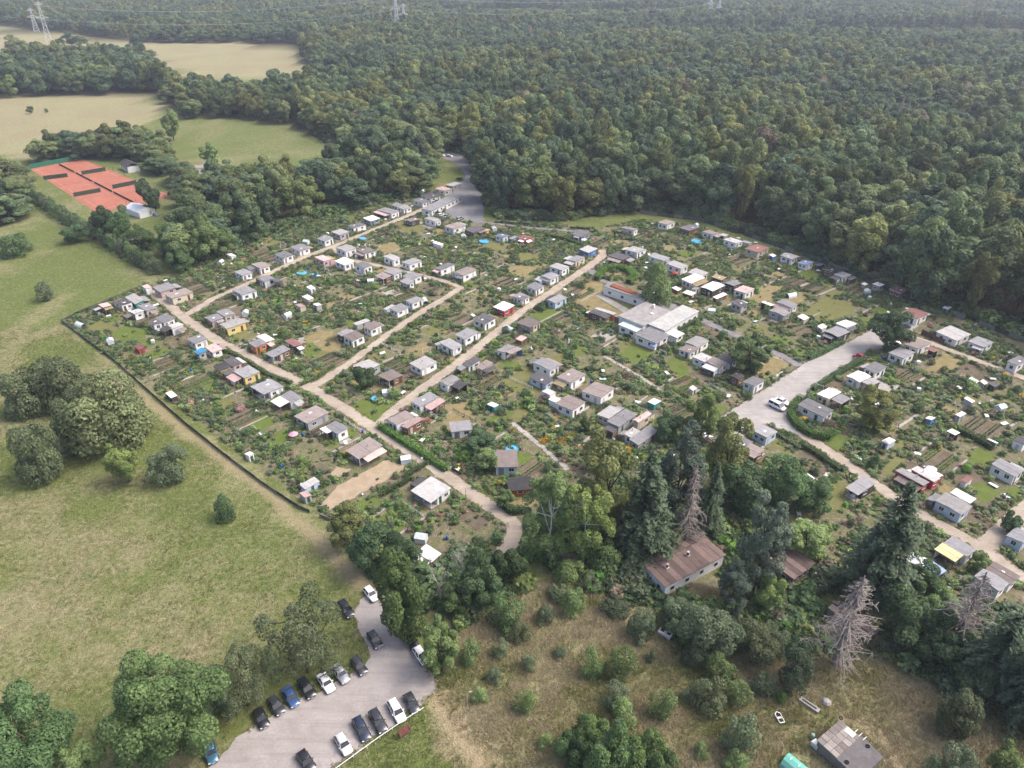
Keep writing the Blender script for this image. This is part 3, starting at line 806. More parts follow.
# terrace row by the upper car park
c0, yw, A, B = frame3([(421,209),(456,192.5),(462.5,196)], 2.9)
o = thing('garage_row', 'long low white garage row with grey roof beside the upper car park', 'building', c0, yw)
block(o, 0, 0, A, B, 2.9, PLAST, ROOF['g'], wins_y=8, wins_x=1, door=('y', 3))
for i in range(3): MB().box(-A/2+A*(i+1)/4-.05, -A/2+A*(i+1)/4+.05, -B/2, B/2, 2.86, 3.12).build('fire_wall', PLAST, o)
# abandoned brown-roofed barracks in the trees
SHEDLIKE = []
def barrack(T, z, yaw, label, n, holes=0, vents=True, white_end=True, A_=None):
    c0, yw, A, B = frame3(T, z, yaw)
    n_s = max(1, int(A/5))
    for i_ in range(n_s):
        u_ = -A/2+A*(i_+.5)/n_s; SHEDLIKE.append((c0.x+u_*math.cos(yw), c0.y+u_*math.sin(yw), B/2+1.2))
    o = thing('abandoned_barrack', label, 'building', c0, yw)
    ww = paint('flaking_wall', (.78, .79, .80, 1), .85, .3, .1) if n == 1 else paint('bare_wall', (.24, .20, .17, 1), .9, .4, .1)
    x0, x1, y0, y1 = -A/2+.3, A/2-.3, -B/2+.3, B/2-.3
    MB().hexa([(x0,y0,0),(x1,y0,0),(x1,y1,0),(x0,y1,0)], [(x0,y0,z-.5),(x1,y0,z-.5),(x1,y1,z-.35),(x0,y1,z-.35)]).build('wall', ww, o)
    rg = random.Random(n); k = max(3, int(A/1.4)); sh = []
    for side in (0, 1):
        for i in range(k):
            if holes and rg.random() < holes: continue
            xa, xb = -A/2+A*i/k+.02, -A/2+A*(i+1)/k-.02; ya, yb = (-B/2, .25*B) if side == 0 else (.25*B+.03, B/2)
            za, zb = (z-.35, z) if side == 0 else (z+.10, z-.2); j = rg.uniform(-.03, .03)
            p = [(xa, ya, za+j), (xb, ya, za+j), (xb, yb, zb+j), (xa, yb, zb+j)]
            MB().hexa(p, [(x, y, q+.08) for x, y, q in p]).build('roof_sheet', BROWNR, o)
    if vents:
        for x, y in ((-.28*A, -.02*B), (.08*A, .02*B)):
            zz = z-.12; MB().box(x-.35, x+.35, y-.35, y+.35, zz, zz+.25).build('vent_curb', TRIM, o); MB().tube((x, y, zz+.2), (x, y, zz+1.0), .22, n=8).build('vent_pipe', plain('vent_dark', (.05, .04, .04, 1)), o)
            MB().tube((x, y, zz+1.0), (x, y, zz+1.12), .36, .3, n=8).build('vent_cap', TRIM, o)
    for i in range(2):
        u = y0+(y1-y0)*(i+.5)/2
        f = MB().box(x0-.04, x0+.02, u-.5, u+.5, 1.0, 2.0).build('window', FRAME, o); MB().box(x0-.05, x0, u-.42, u+.42, 1.08, 1.92).build('pane', GLASS, f)
    for i in range(4):
        u = x0+(x1-x0)*(i+.5)/4
        f = MB().box(u-.6, u+.6, y0-.04, y0+.02, 1.0, 2.0).build('window', FRAME, o); MB().box(u-.5, u+.5, y0-.05, y0, 1.08, 1.92).build('pane', GLASS, f)
    return o
barrack([(640.3,562.5),(702.8,529.7),(726.3,553.9)], 3.4, R(32), 'abandoned barrack with brown felt roof, two vents and white end wall among trees', 1)
barrack([(757,553),(782,537),(816,562)], 3.0, R(37), 'abandoned brown-roofed barrack half hidden between the blue pine and big spruce', 2, .04, False)
barrack([(826,606),(850,587),(880,630)], 3.0, R(37), 'collapsing rusty-roofed barrack with holes behind the dead grey spruce', 3, .3, False)
barrack([(938,603),(955,588),(978,612)], 2.6, R(34), 'overgrown grey ruin roof behind the leaning dead spruce', 4, .2, False)
# patched hut at the lower edge
c0, yw, A, B = frame3([(816.5,739.5),(842,717.5),(884,756)], 2.6)
o = thing('patched_hut', 'low grey patched hut with tyres on its roof in the dry grass', 'hut', c0, yw)
grw = paint('old_board', (.22, .205, .20, 1), .9, .4, .1)
MB().box(-A/2+.2, A/2-.2, -B/2+.2, B/2-.2, 0, 2.3).build('wall', grw, o)
PLK = roofmat('roof_plank', (.30, .265, .24, 1), .3); OLDR = roofmat('roof_old_felt', (.215, .20, .20, 1), .35)
for i in range(6):
    for j in range(3):
        xa, ya = -A/2+A*i/6, .02*B+(.48*B)*j/3; MB().box(xa+.03, xa+A/6-.03, ya+.03, ya+.16*B-.03, 2.42+.02*((i+j) % 2), 2.5+.02*((i+j) % 2)).build('roof_board', PLK, o)
MB().hexa([(-A/2-.1,-B/2,2.28),(A/2,-B/2,2.28),(A/2+.3,.02*B,2.42),(-A/2-.1,.02*B,2.42)], [(-A/2-.1,-B/2,2.38),(A/2,-B/2,2.38),(A/2+.3,.02*B,2.52),(-A/2-.1,.02*B,2.52)]).build('roof', OLDR, o)
MB().box(.3*A, .46*A, .1*B, .3*B, 2.53, 2.58).build('pale_panel', ROOF['w'], o)
for y in (-.1, 0, .1): MB().box(.46*A, .62*A, y*B+.3, y*B+.4, 2.53, 2.6).build('batten', FRAME, o)
RUB = plain('tyre_rubber', (.018, .018, .018, 1), .8, .2)
def torus(R0, r, n=14, m=7):
    mb = MB(); vs = [((R0+r*math.cos(b))*math.cos(a), (R0+r*math.cos(b))*math.sin(a), r+r*math.sin(b)) for a in [2*math.pi*i/n for i in range(n)] for b in [2*math.pi*j/m for j in range(m)]]
    return mb.add(vs, [(i*m+j, ((i+1) % n)*m+j, ((i+1) % n)*m+(j+1) % m, i*m+(j+1) % m) for i in range(n) for j in range(m)])
for (x, y), ds in zip(((868,746),(847,762),(841,718)), ('at the right edge', 'at the front corner', 'at the far corner')):
    p = P(x, y, 2.6); k = torus(.24, .1).build('car_tyre', RUB, smooth=True, label='black car tyre lying '+ds+' of the patched hut roof', category='tyre', group='tyres on the patched hut'); k.location = (p.x, p.y, 2.5)
# log cabin and slate hut near the lane bend
c0, yw, A, B = frame3([(507,480),(527,471),(531,487)], 3.0, R(20))
o = thing('log_cabin', 'orange log cabin with steep dark gable roof beside the lane bend', 'cabin', P(519,491), R(8))
o.scale = (1.15, 1.15, 1.1)
lg = paint('orange_log', (.40, .12, .035, 1), .6, .3, .1)
for i in range(9): MB().tube((-2.1, -1.7, .14+.24*i), (2.1, -1.7, .14+.24*i), .13, n=8).build('log', lg, o)
MB().box(-2, 2, -1.65, 1.7, 0, 2.2).add([(-2,-1.6,2.2),(-2,1.6,2.2),(-2,0,3.4),(2,-1.6,2.2),(2,1.6,2.2),(2,0,3.4)], [(0,2,1),(3,4,5),(0,3,5,2),(1,2,5,4)]).build('wall', lg, o)
for s_ in (-1, 1):
    p = [(-2.4, s_*2.15, 1.95), (2.4, s_*2.15, 1.95), (2.4, 0, 3.5), (-2.4, 0, 3.5)]; p = p if s_ < 0 else [p[1], p[0], p[3], p[2]]
    MB().hexa(p, [(x, y, z+.1) for x, y, z in p]).build('roof', ROOF['d'], o)
f = MB().box(-.6, .6, -1.87, -1.8, .9, 1.8).build('window', FRAME, o); MB().box(-.5, .5, -1.89, -1.8, 1., 1.7).build('pane', GLASS, f)
def odd(px, py, A, B, H, yaw, roof, wall, label):
    o = thing('garden_hut', label, 'hut', P(px, py), R(yaw)); block(o, 0, 0, A*1.18, B*1.18, H, WALL[wall], ROOF[roof], wins_x=1, wins_y=2, door=('y', 0)); return o
h1 = odd(506,467, 4.6, 5.6, 2.6, 2, 'b', 'L', 'grey-roofed hut turned square to the photo, just behind the orange log cabin')
h2 = odd(461,434, 4.6, 3.6, 2.5, 12, 'g', 'W', 'slate grey roofed hut among shrubs facing the lane hedge')
EXTRA_SOLID = [(h1.location.x, h1.location.y, 3.6), (h2.location.x, h2.location.y, 3), (P(519,491).x, P(519,491).y, 3)]
# tennis
TC = ppoly([(30,169),(83,159),(174,197),(97,213)])
CLAY = gravel('clay_court', (.31, .115, .075, 1), (.40, .165, .115, 1), .85)
tn = thing('tennis_court', 'red clay tennis courts with nets and windscreens beside the meadow', 'tennis court', (sum(p[0] for p in TC)/4, sum(p[1] for p in TC)/4, 0))
tcx = tn.location.copy()
so = sheet('clay', TC, .06, CLAY, .05, 5, 9); so.parent = tn; so.location = -tcx
def lerp2(u, v):
    a, b, c_, d = (Vector(p) for p in TC); return (a.lerp(b, u)).lerp(d.lerp(c_, u), v)   # u across, v along
WHT = plain('court_line', (.55, .42, .37, 1)); NETG = paint('wind_screen', (.055, .085, .06, 1)); FENG = paint('green_screen', (.04, .20, .13, 1))
def strip(p, q, wd, z, m, nm, par, H=None, th=.05):
    p, q = Vector(p).to_2d(), Vector(q).to_2d(); d = (q-p).normalized(); n_ = Vector((-d.y, d.x))*(wd/2)
    if H is None: mb = MB().add([(p-n_).to_3d()+Vector((0,0,z)), (q-n_).to_3d()+Vector((0,0,z)), (q+n_).to_3d()+Vector((0,0,z)), (p+n_).to_3d()+Vector((0,0,z))], [(0,1,2,3)])
    else:
        n_ = n_.normalized()*th; b = [(p-n_), (q-n_), (q+n_), (p+n_)]; mb = MB().hexa([(v.x, v.y, z) for v in b], [(v.x, v.y, z+H) for v in b])
    k = mb.build(nm, m, par); k.location = -par.location if par else (0,0,0); return k
for i in range(4):
    v0, v1 = .04+.24*i, .24+.24*i
    for u0, u1 in ((.06, .46), (.54, .94)) if False else ((.08, .92),):
        c4 = [lerp2(u0, v0), lerp2(u1, v0), lerp2(u1, v1), lerp2(u0, v1)]
        for a, b in zip(c4, c4[1:]+c4[:1]): strip(a, b, .12, .07, WHT, 'court_line', tn)
        strip(lerp2((u0+u1)/2, v0-.01), lerp2((u0+u1)/2, v1+.01), .1, .06, NETG, 'net', tn, .95, .03)
        for v_ in (v0-.01, v1+.01): 
            q = lerp2((u0+u1)/2, v_); MB().tube((q.x-tcx.x, q.y-tcx.y, 0), (q.x-tcx.x, q.y-tcx.y, 1.1), .06, n=6).build('net_post', NETG, tn)
for (x0, y0), (x1, y1) in (((44,180),(68,177)), ((82,175),(106,171)), ((74,197),(101,192)), ((113,189),(137,184))):
    strip((P(x0,y0).x, P(x0,y0).y), (P(x1,y1).x, P(x1,y1).y), .1, .06, NETG, 'wind_screen', tn, 2.1)
strip(TC[0], TC[1], .1, 0, FENG, 'green_screen', tn, 2.6)
for a, b in ((TC[1], TC[2]), (TC[2], TC[3])):
    a, b = Vector(a), Vector(b)
    for i in range(9):
        q = a.lerp(b, i/8); MB().tube((q.x-tcx.x, q.y-tcx.y, 0), (q.x-tcx.x, q.y-tcx.y, 2.6), .07, n=5).build('fence_post', NETG, tn)
o = thing('club_hut', 'white tennis hut with dark brown gable roof beside the clay courts', 'hut', P(131,170), R(-48))
o.scale = (1.2, 1.2, 1.2)
MB().box(-5, 5, -2.6, 2.6, 0, 2.7).build('wall', PLAST, o)
for s_ in (-1, 1):
    p = [(-5.4, s_*3.1, 2.55), (5.4, s_*3.1, 2.55), (5.4, 0, 4.2), (-5.4, 0, 4.2)]; p = p if s_ < 0 else [p[1], p[0], p[3], p[2]]
    MB().hexa(p, [(x, y, z+.12) for x, y, z in p]).build('roof', ROOF['d'], o)
for i in range(4):
    f = MB().box(-4.2+2.4*i, -2.8+2.4*i, -2.66, -2.58, 1, 2.1).build('window', FRAME, o); MB().box(-4.1+2.4*i, -2.9+2.4*i, -2.68, -2.6, 1.1, 2).build('pane', GLASS, f)
# white marquee
WC = paint('white_canvas', (.82, .82, .81, 1), .7, .08, .05)
o = thing('marquee', 'white canvas marquee with ridged roof behind the clipped tree hedge', 'tent', P(141,214), R(-38))
o.scale = (1.2, 1.2, 1.2)
MB().box(-5.6, 5.6, -3.2, 3.2, 0, 2.3).build('wall', WC, o)
for i in range(3):
    xa, xb = -5.7+3.8*i, -1.9+3.8*i
    MB().add([(xa,-3.3,2.3),(xb,-3.3,2.3),(xb,3.3,2.3),(xa,3.3,2.3),(xa,0,3.6),(xb,0,3.6)], [(0,1,5,4),(2,3,4,5),(1,2,5),(3,0,4)]).build('roof_panel', WC, o)
o = thing('blue_tarp_stack', 'low blue-grey tarpaulin covered stack beside the white marquee', 'tarpaulin', P(156,216), R(-38))
MB().hexa([(-2,-1,0),(2,-1,0),(2,1,0),(-2,1,0)], [(-1.8,-.5,1.2),(1.8,-.6,1.0),(1.8,.5,1.1),(-1.8,.5,1.3)]).build('tarp', paint('tarp_grey', (.20, .25, .28, 1)), o)
c0, yw, A, B = frame3([(122,240),(136,235),(142,237)], 2.3, R(20)); o = thing('garden_hut', 'pale flat-roofed hut half hidden behind the clipped tree hedge', 'hut', c0, yw); block(o, 0, 0, A+1, B+2, 2.3, WALL['N'], ROOF['w'], wins_x=1, wins_y=2)
o = thing('white_house', 'white house partly hidden by trees above the tennis courts', 'house', P(203,172), R(20)); block(o, 0, 0, 8, 6, 3.2, PLAST, ROOF['b'], wins_x=2, wins_y=3)
# ---------------------------------------------------------------- foliage
BARK = plain('bark', (.085, .065, .048, 1), .9, .1); BIRCHB = plain('birch_bark', (.55, .53, .49, 1), .8, .1); DEADW = plain('dead_wood', (.27, .235, .215, 1), .9, .1); PALEW = plain('pale_dead_wood', (.46, .43, .39, 1), .9, .1)
LEAF = {'broad': leafmat('leaf_broad', (0.047, 0.090, 0.037, 1), (0.163, 0.248, 0.096, 1)), 'light': leafmat('leaf_light', (0.100, 0.157, 0.055, 1), (0.298, 0.392, 0.152, 1)),
 'yellow': leafmat('leaf_yellowgreen', (.088, .110, .036, 1), (.235, .250, .095, 1)), 'grey': leafmat('leaf_grey', (0.074, 0.106, 0.055, 1), (0.206, 0.252, 0.144, 1)),
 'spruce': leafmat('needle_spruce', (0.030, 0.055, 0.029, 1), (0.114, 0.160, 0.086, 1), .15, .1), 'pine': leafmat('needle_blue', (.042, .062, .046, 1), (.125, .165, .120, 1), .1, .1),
 'olive': leafmat('leaf_olive', (.088, .115, .052, 1), (.235, .275, .150, 1)), 'dark': leafmat('leaf_dark', (0.041, 0.072, 0.036, 1), (0.130, 0.202, 0.089, 1)), 'bright': leafmat('leaf_bright', (0.062, 0.143, 0.030, 1), (0.180, 0.336, 0.074, 1)), 'forest': leafmat('leaf_forest', (0.056, 0.092, 0.044, 1), (0.225, 0.292, 0.135, 1), .42),
 'forestl': leafmat('leaf_forest_light', (0.085, 0.115, 0.045, 1), (0.300, 0.335, 0.145, 1), .5), 'forestd': leafmat('leaf_forest_dark', (0.048, 0.082, 0.048, 1), (0.168, 0.234, 0.132, 1), .3), 'sage': leafmat('leaf_sage', (0.073, 0.100, 0.048, 1), (0.206, 0.244, 0.125, 1), .15),
 'flower': leafmat('flower_yellow', (.45, .25, .02, 1), (.75, .50, .05, 1), .1), 'bloom': leafmat('flower_mixed', (.30, .10, .12, 1), (.6, .42, .40, 1), .3), 'brown': leafmat('leaf_brown', (0.163, 0.122, 0.088, 1), (0.361, 0.295, 0.228, 1), .1)}
def leaves(C, N, size, tint, asp=1.0, rg=None, zr=1.0):
    """bent leaf-clump quads as vertex, face and tint arrays"""
    n = len(C); N = N/(np.linalg.norm(N, axis=1, keepdims=True)+1e-9)
    r = rg.normal(size=(n, 3)); T = np.cross(N, r); T /= (np.linalg.norm(T, axis=1, keepdims=True)+1e-9); Bv = np.cross(N, T)
    s = (size*rg.uniform(.6, 1.35, n))[:, None]; b = rg.uniform(-.35, .35, (n, 1))*s
    k_ = np.array([1, 1, zr]); T = T*k_; Bv = Bv*k_
    v = np.stack([C-T*s*asp, C-Bv*s*.62+N*b, C+T*s*asp*rg.uniform(.7, 1.1, (n, 1)), C+Bv*s*.62+N*b*.6], 1).reshape(-1, 3)
    return v, np.arange(4*n).reshape(n, 4), np.repeat(tint, 4)
def leafmesh(name, parts, mats):
    V = np.concatenate([p[0] for p in parts]); o = 0; F = []
    for p in parts: F.append(p[1]+o); o += len(p[0])
    me = bpy.data.meshes.new(name); fast_mesh(me, V, np.concatenate(F))
    at = me.attributes.new('tint', 'FLOAT', 'POINT'); at.data.foreach_set('value', np.concatenate([p[2] for p in parts]).astype(np.float32))
    for m in mats: me.materials.append(m)
    return me
def dirs(n, rg, up=0.0):
    d = rg.normal(size=(n, 3)); d[:, 2] += up; return d/np.linalg.norm(d, axis=1, keepdims=True)
def crown_broad(seed, n, size, lobes=26, flat=.8, base=.30, lump=.36, gap=.12, droop=0.0, zr=.85):
    """crown of a tree of height 1 and radius 0.5: leaf clumps on many lobes of different size"""
    rg = np.random.default_rng(seed); cz, rz = (1+base)/2, (1-base)/2
    d = dirs(lobes, rg, .12); rad = rg.uniform(.55, .95, lobes)[:, None]
    wob = 1+.22*np.sin(np.arctan2(d[:, 1], d[:, 0])*rg.integers(2, 4)+rg.uniform(0, 6))[:, None]
    LC = d*rad*np.array([.40, .40, rz*.80])*wob+np.array([0, 0, cz]); LR = rg.uniform(.6, 1.25, lobes)*lump*.42
    w_ = LR**2; li = rg.choice(lobes, n, p=w_/w_.sum()); q = dirs(n, rg, .45)
    C = LC[li]+q*(LR[li]*rg.uniform(.72, 1.06, n)**.7)[:, None]*np.array([1, 1, zr])
    deep = np.zeros(n)
    for k in range(lobes): deep += (np.linalg.norm((C-LC[k])/np.array([1, 1, zr]), axis=1) < LR[k]*.74)
    keep = (deep == 0) & (rg.random(n) > gap); C, q, li = C[keep], q[keep], li[keep]
    if droop: C[:, 2] -= droop*np.linalg.norm(C[:, :2], axis=1)**1.5
    N = q+rg.normal(size=q.shape)*.55+np.array([0, 0, .35])
    tint = np.clip(rg.uniform(0, 1, lobes)[li]*.45+rg.uniform(0, 1, len(C))*.6, 0, 1)
    return C, N, tint, LC, LR, rg
def crown_mesh(name, seed, n, size, mat, H=18., **k):
    C, N, tint, LC, LR, rg = crown_broad(seed, n, size, **k)
    return leafmesh(name, [leaves(C, N, size/H, tint, rg=rg, zr=k.get('zr', .85))], [mat])
def limbs_mesh(name, seed, LCs, m, base=.3, r0=.022, lean=.03):
    rg = random.Random(seed); mb = MB(); p = Vector((0, 0, -.02)); path = [p]
    for i in range(1, 6): path.append(Vector((rg.uniform(-lean, lean)*i/3, rg.uniform(-lean, lean)*i/3, .75*i/5)))
    for i in range(5): mb.tube(path[i], path[i+1], r0*(1-.16*i), r0*(1-.16*(i+1)), 7)
    for c_ in LCs[:12]:
        k = rg.randint(2, 4); a = path[k]; c_ = Vector(c_)
        if c_.z < a.z-.1: a = path[1]
        mid = a.lerp(c_, .55)+Vector((0, 0, -.02)); mb.tube(a, mid, r0*.42, r0*.25, 5); mb.tube(mid, c_, r0*.25, r0*.08, 4)
    return mb.mesh(name, [m])
def spruce_mesh(seed, n_layers=22, per=11, mat='spruce', size=.021, rad=.30, sparse=0.0, droop=.35, cut=0.0, irregular=.2):
    """layers of drooping boughs on a unit-height cone"""
    rg = np.random.default_rng(seed); C = []; N = []; W = []
    for i in range(n_layers):
        f = i/(n_layers-1); z = .10+.88*f
        if cut and f > cut: break
        for j in range(per if f < .8 else per//2+1):
            if rg.random() < sparse: continue
            a = rg.uniform(0, 2*math.pi); L = rad*(1-f)**.8*rg.uniform(1-irregular*1.6, 1+irregular)+.02
            m = max(3, int(L/.018)); t_ = np.linspace(.12, 1, m); ca, sa = math.cos(a), math.sin(a)
            zz = z+.06*t_*(1-f)-droop*L*t_**1.7
            for k in range(6):
                off = rg.normal(0, .012, (m, 3)); lat = rg.uniform(-.30, .30, m)*L*t_*(1.15-t_)
                C.append(np.stack([ca*L*t_-sa*lat, sa*L*t_+ca*lat, zz-abs(lat)*.3], 1)+off)
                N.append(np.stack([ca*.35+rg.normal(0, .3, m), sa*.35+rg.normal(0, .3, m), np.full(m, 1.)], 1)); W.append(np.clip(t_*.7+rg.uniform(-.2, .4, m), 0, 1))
    C, N, W = np.concatenate(C), np.concatenate(N), np.concatenate(W)
    return leafmesh('crown', [leaves(C, N, size*.62, W, 1.5, rg)], [LEAF[mat]])
def dead_spruce_mesh(seed, n=210, rad=.24, m=None, droop=.32):
    rg = random.Random(seed); mb = MB(); mb.tube((0, 0, 0), (0, 0, 1), .017, .003, 7)
    for i in range(n):
        f = rg.random()**.8; z = .10+.88*f; a = rg.uniform(0, 6.283); L = rad*(1-f)**.75*rg.uniform(.3, 1.2)*(.75+.35*math.sin(a*2+seed))+.015; dr = droop*rg.uniform(.3, 1.6)
        pts = [Vector((math.cos(a)*L*t_, math.sin(a)*L*t_, z+.05*t_*(1-f)-dr*L*t_**1.6)) for t_ in (0, .35, .7, 1)]
        for k in range(3): mb.tube(pts[k], pts[k+1], .0042*(1-.28*k), .0042*(1-.28*(k+1)), 3)
        for s_ in range(7):
            k = rg.randint(0, 2); b = pts[k].lerp(pts[k+1], rg.random()); e = b+Vector((rg.uniform(-1, 1), rg.uniform(-1, 1), rg.uniform(-1.1, .1)))*L*.24
            mb.tube(b, e, .0022, .001, 3)
    return mb.mesh('dead_branches', [m or DEADW])
def bare_mesh(seed, m, n=9):
    rg = random.Random(seed); mb = MB()
    def br(p, d, L, r, lev):
        q = p+d*L; mb.tube(p, q, r, r*.65, 5)
        if lev == 0: return
        for _ in range(rg.randint(2, 3)):
            e = (d+Vector((rg.uniform(-.7, .7), rg.uniform(-.7, .7), rg.uniform(-.2, .5)))).normalized(); br(q if rg.random() < .6 else p.lerp(q, .7), e, L*rg.uniform(.55, .8), r*.55, lev-1)
    for i in range(2): br(Vector((0, 0, 0)), Vector((rg.uniform(-.15, .15), rg.uniform(-.15, .15), 1)).normalized(), .36, .018, 5)
    return mb.mesh('dead_branches', [m])
CR = {}; TRK = {}
def add_kind(k, n, size, mat, H, bark=BARK, nv=3, lb=.3, **kw):
    CR[k] = []; TRK[k] = []
    for i in range(nv):
        sd = hash_(k)+i; C, N, tint, LC, LR, rg = crown_broad(sd, n, size, base=lb, **kw)
        CR[k].append(leafmesh('crown', [leaves(C, N, size/H, tint, rg=rg, zr=kw.get('zr', .85))], [LEAF[mat]])); TRK[k].append(limbs_mesh('trunk', sd, LC, bark, lb, .022 if bark is BARK else .014))
def hash_(s): return sum(ord(ch)*(i+3) for i, ch in enumerate(s))
add_kind('near', 34000, .21, 'broad', 16, lobes=48, lump=.28, lb=-.05, zr=.9, nv=2)
add_kind('broad', 17000, .26, 'broad', 12, lobes=36, lump=.33, lb=-.05, zr=.75)
add_kind('dark', 13000, .26, 'dark', 10, lobes=32, lump=.35, lb=-.12, zr=.85)
add_kind('yellow', 15000, .25, 'yellow', 11, lobes=38, lump=.29, gap=.2, lb=-.02, zr=.6)
add_kind('light', 14000, .24, 'light', 10, lobes=38, lump=.28, gap=.25, lb=-.05, zr=.75)
add_kind('birch', 15000, .23, 'light', 12, BIRCHB, lobes=52, lump=.22, gap=.3, lb=.0, droop=.25, zr=.5)
add_kind('airy', 13000, .17, 'olive', 12, lobes=50, lump=.23, gap=.4, lb=-.1, zr=.9)
add_kind('grey', 12000, .2, 'grey', 10, lobes=34, lump=.33, gap=.12, lb=-.25, zr=1.0)
add_kind('pine', 20000, .22, 'pine', 13, lobes=70, lump=.23, gap=.1, lb=.0, zr=.5)
add_kind('willow', 11000, .24, 'light', 10, lobes=30, lump=.34, lb=-.1, droop=.9, nv=1, zr=.9)
for nm_, mt_, nv_ in (('forest', 'forest', 3), ('forestl', 'forestl', 2), ('forestd', 'forestd', 2)): add_kind(nm_, 9500, .46, mt_, 15, lobes=32, lump=.35, gap=.03, lb=-.05, nv=nv_, zr=.62)
for nm_ in ('forestl', 'forestd'): CR['forest'] += CR[nm_]; TRK['forest'] += TRK[nm_]
add_kind('clump', 16000, .2, 'sage', 11, lobes=40, lump=.33, gap=.06, lb=-.4, zr=1.2, nv=3)
add_kind('bush', 14000, .2, 'broad', 9, lobes=34, lump=.34, gap=.06, lb=-.4, zr=1.3, nv=2)
for k in ('shrub', 'shrubl', 'shrubg', 'shrubb', 'shrubd'):
    mt = dict(shrub='broad', shrubl='light', shrubg='grey', shrubb='bright', shrubd='dark')[k]
    CR[k] = []
    for i in range(3):
        C, N, tint, LC, LR, rg = crown_broad(hash_(k)+i, 5200, .2, lobes=26, lump=.42, base=-.35, gap=.22, zr=1.1)
        C[:, 2] = np.maximum(C[:, 2], .02); CR[k].append(leafmesh(k, [leaves(C, N, .031, tint, rg=rg)], [LEAF[mt]]))
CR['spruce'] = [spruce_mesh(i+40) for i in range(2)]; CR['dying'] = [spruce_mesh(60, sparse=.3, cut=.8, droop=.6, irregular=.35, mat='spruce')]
TRS = MB().tube((0, 0, -.01), (0, 0, .5), .018, .011, 7).tube((0, 0, .5), (0, 0, .99), .011, .002, 6).mesh('trunk', [BARK])
CR['dead'] = [dead_spruce_mesh(71), dead_spruce_mesh(72, 180, .27, droop=.5)]; CR['bare'] = [bare_mesh(5, PALEW), bare_mesh(9, PALEW)]
SOLID = []   # (x, y, r) kept clear of scattered things
def tree(kind, bx, by, ty, wpx, label, cat='tree', group=None, name=None, rz=None, tilt=0.0):
    b = P(bx, by); lo, hi = .5, 60.
    for _ in range(40):
        m = (lo+hi)/2
        if proj((b.x, b.y, m))[1] > ty: lo = m
        else: hi = m
    h = lo; f = b.y*_c+(CAM_H-h/2)*_s; wd = wpx*f/FPX
    rg = random.Random(int(bx*7+by*13))
    i = rg.randrange(len(CR[kind])); rz = rg.uniform(0, 6.28) if rz is None else rz
    if kind.startswith('shrub') or kind == 'bush' or (kind == 'grey' and h < 3.2):
        o = link(name or 'shrub', CR[kind][i], None, b, rz, label=label, category='shrub'); o.scale = (wd, wd, h)
    else:
        nm = name or {'spruce': 'spruce_tree', 'dead': 'dead_spruce', 'bare': 'dead_tree', 'birch': 'birch_tree', 'pine': 'pine_tree', 'willow': 'willow_tree', 'dying': 'dying_spruce'}.get(kind, 'broadleaf_tree')
        o = thing(nm, label, cat, b, rz)
        k = wd if kind not in ('spruce', 'dead', 'dying') else wd/(.56 if kind != 'dead' else .44)
        if kind == 'bare': k = wd/.7
        c_ = link('crown' if kind not in ('dead', 'bare') else 'branches', CR[kind][i], o); c_.scale = (k, k, h)
        if kind in TRK: t_ = link('trunk', TRK[kind][i], o); t_.scale = (k, k, h)
        elif kind in ('spruce', 'dying'): t_ = link('trunk', TRS, o); t_.scale = (h, h, h)
        if tilt: o.rotation_euler.y = tilt
    if group: o['group'] = group
    SOLID.append((b.x, b.y, wd*.3)); return o
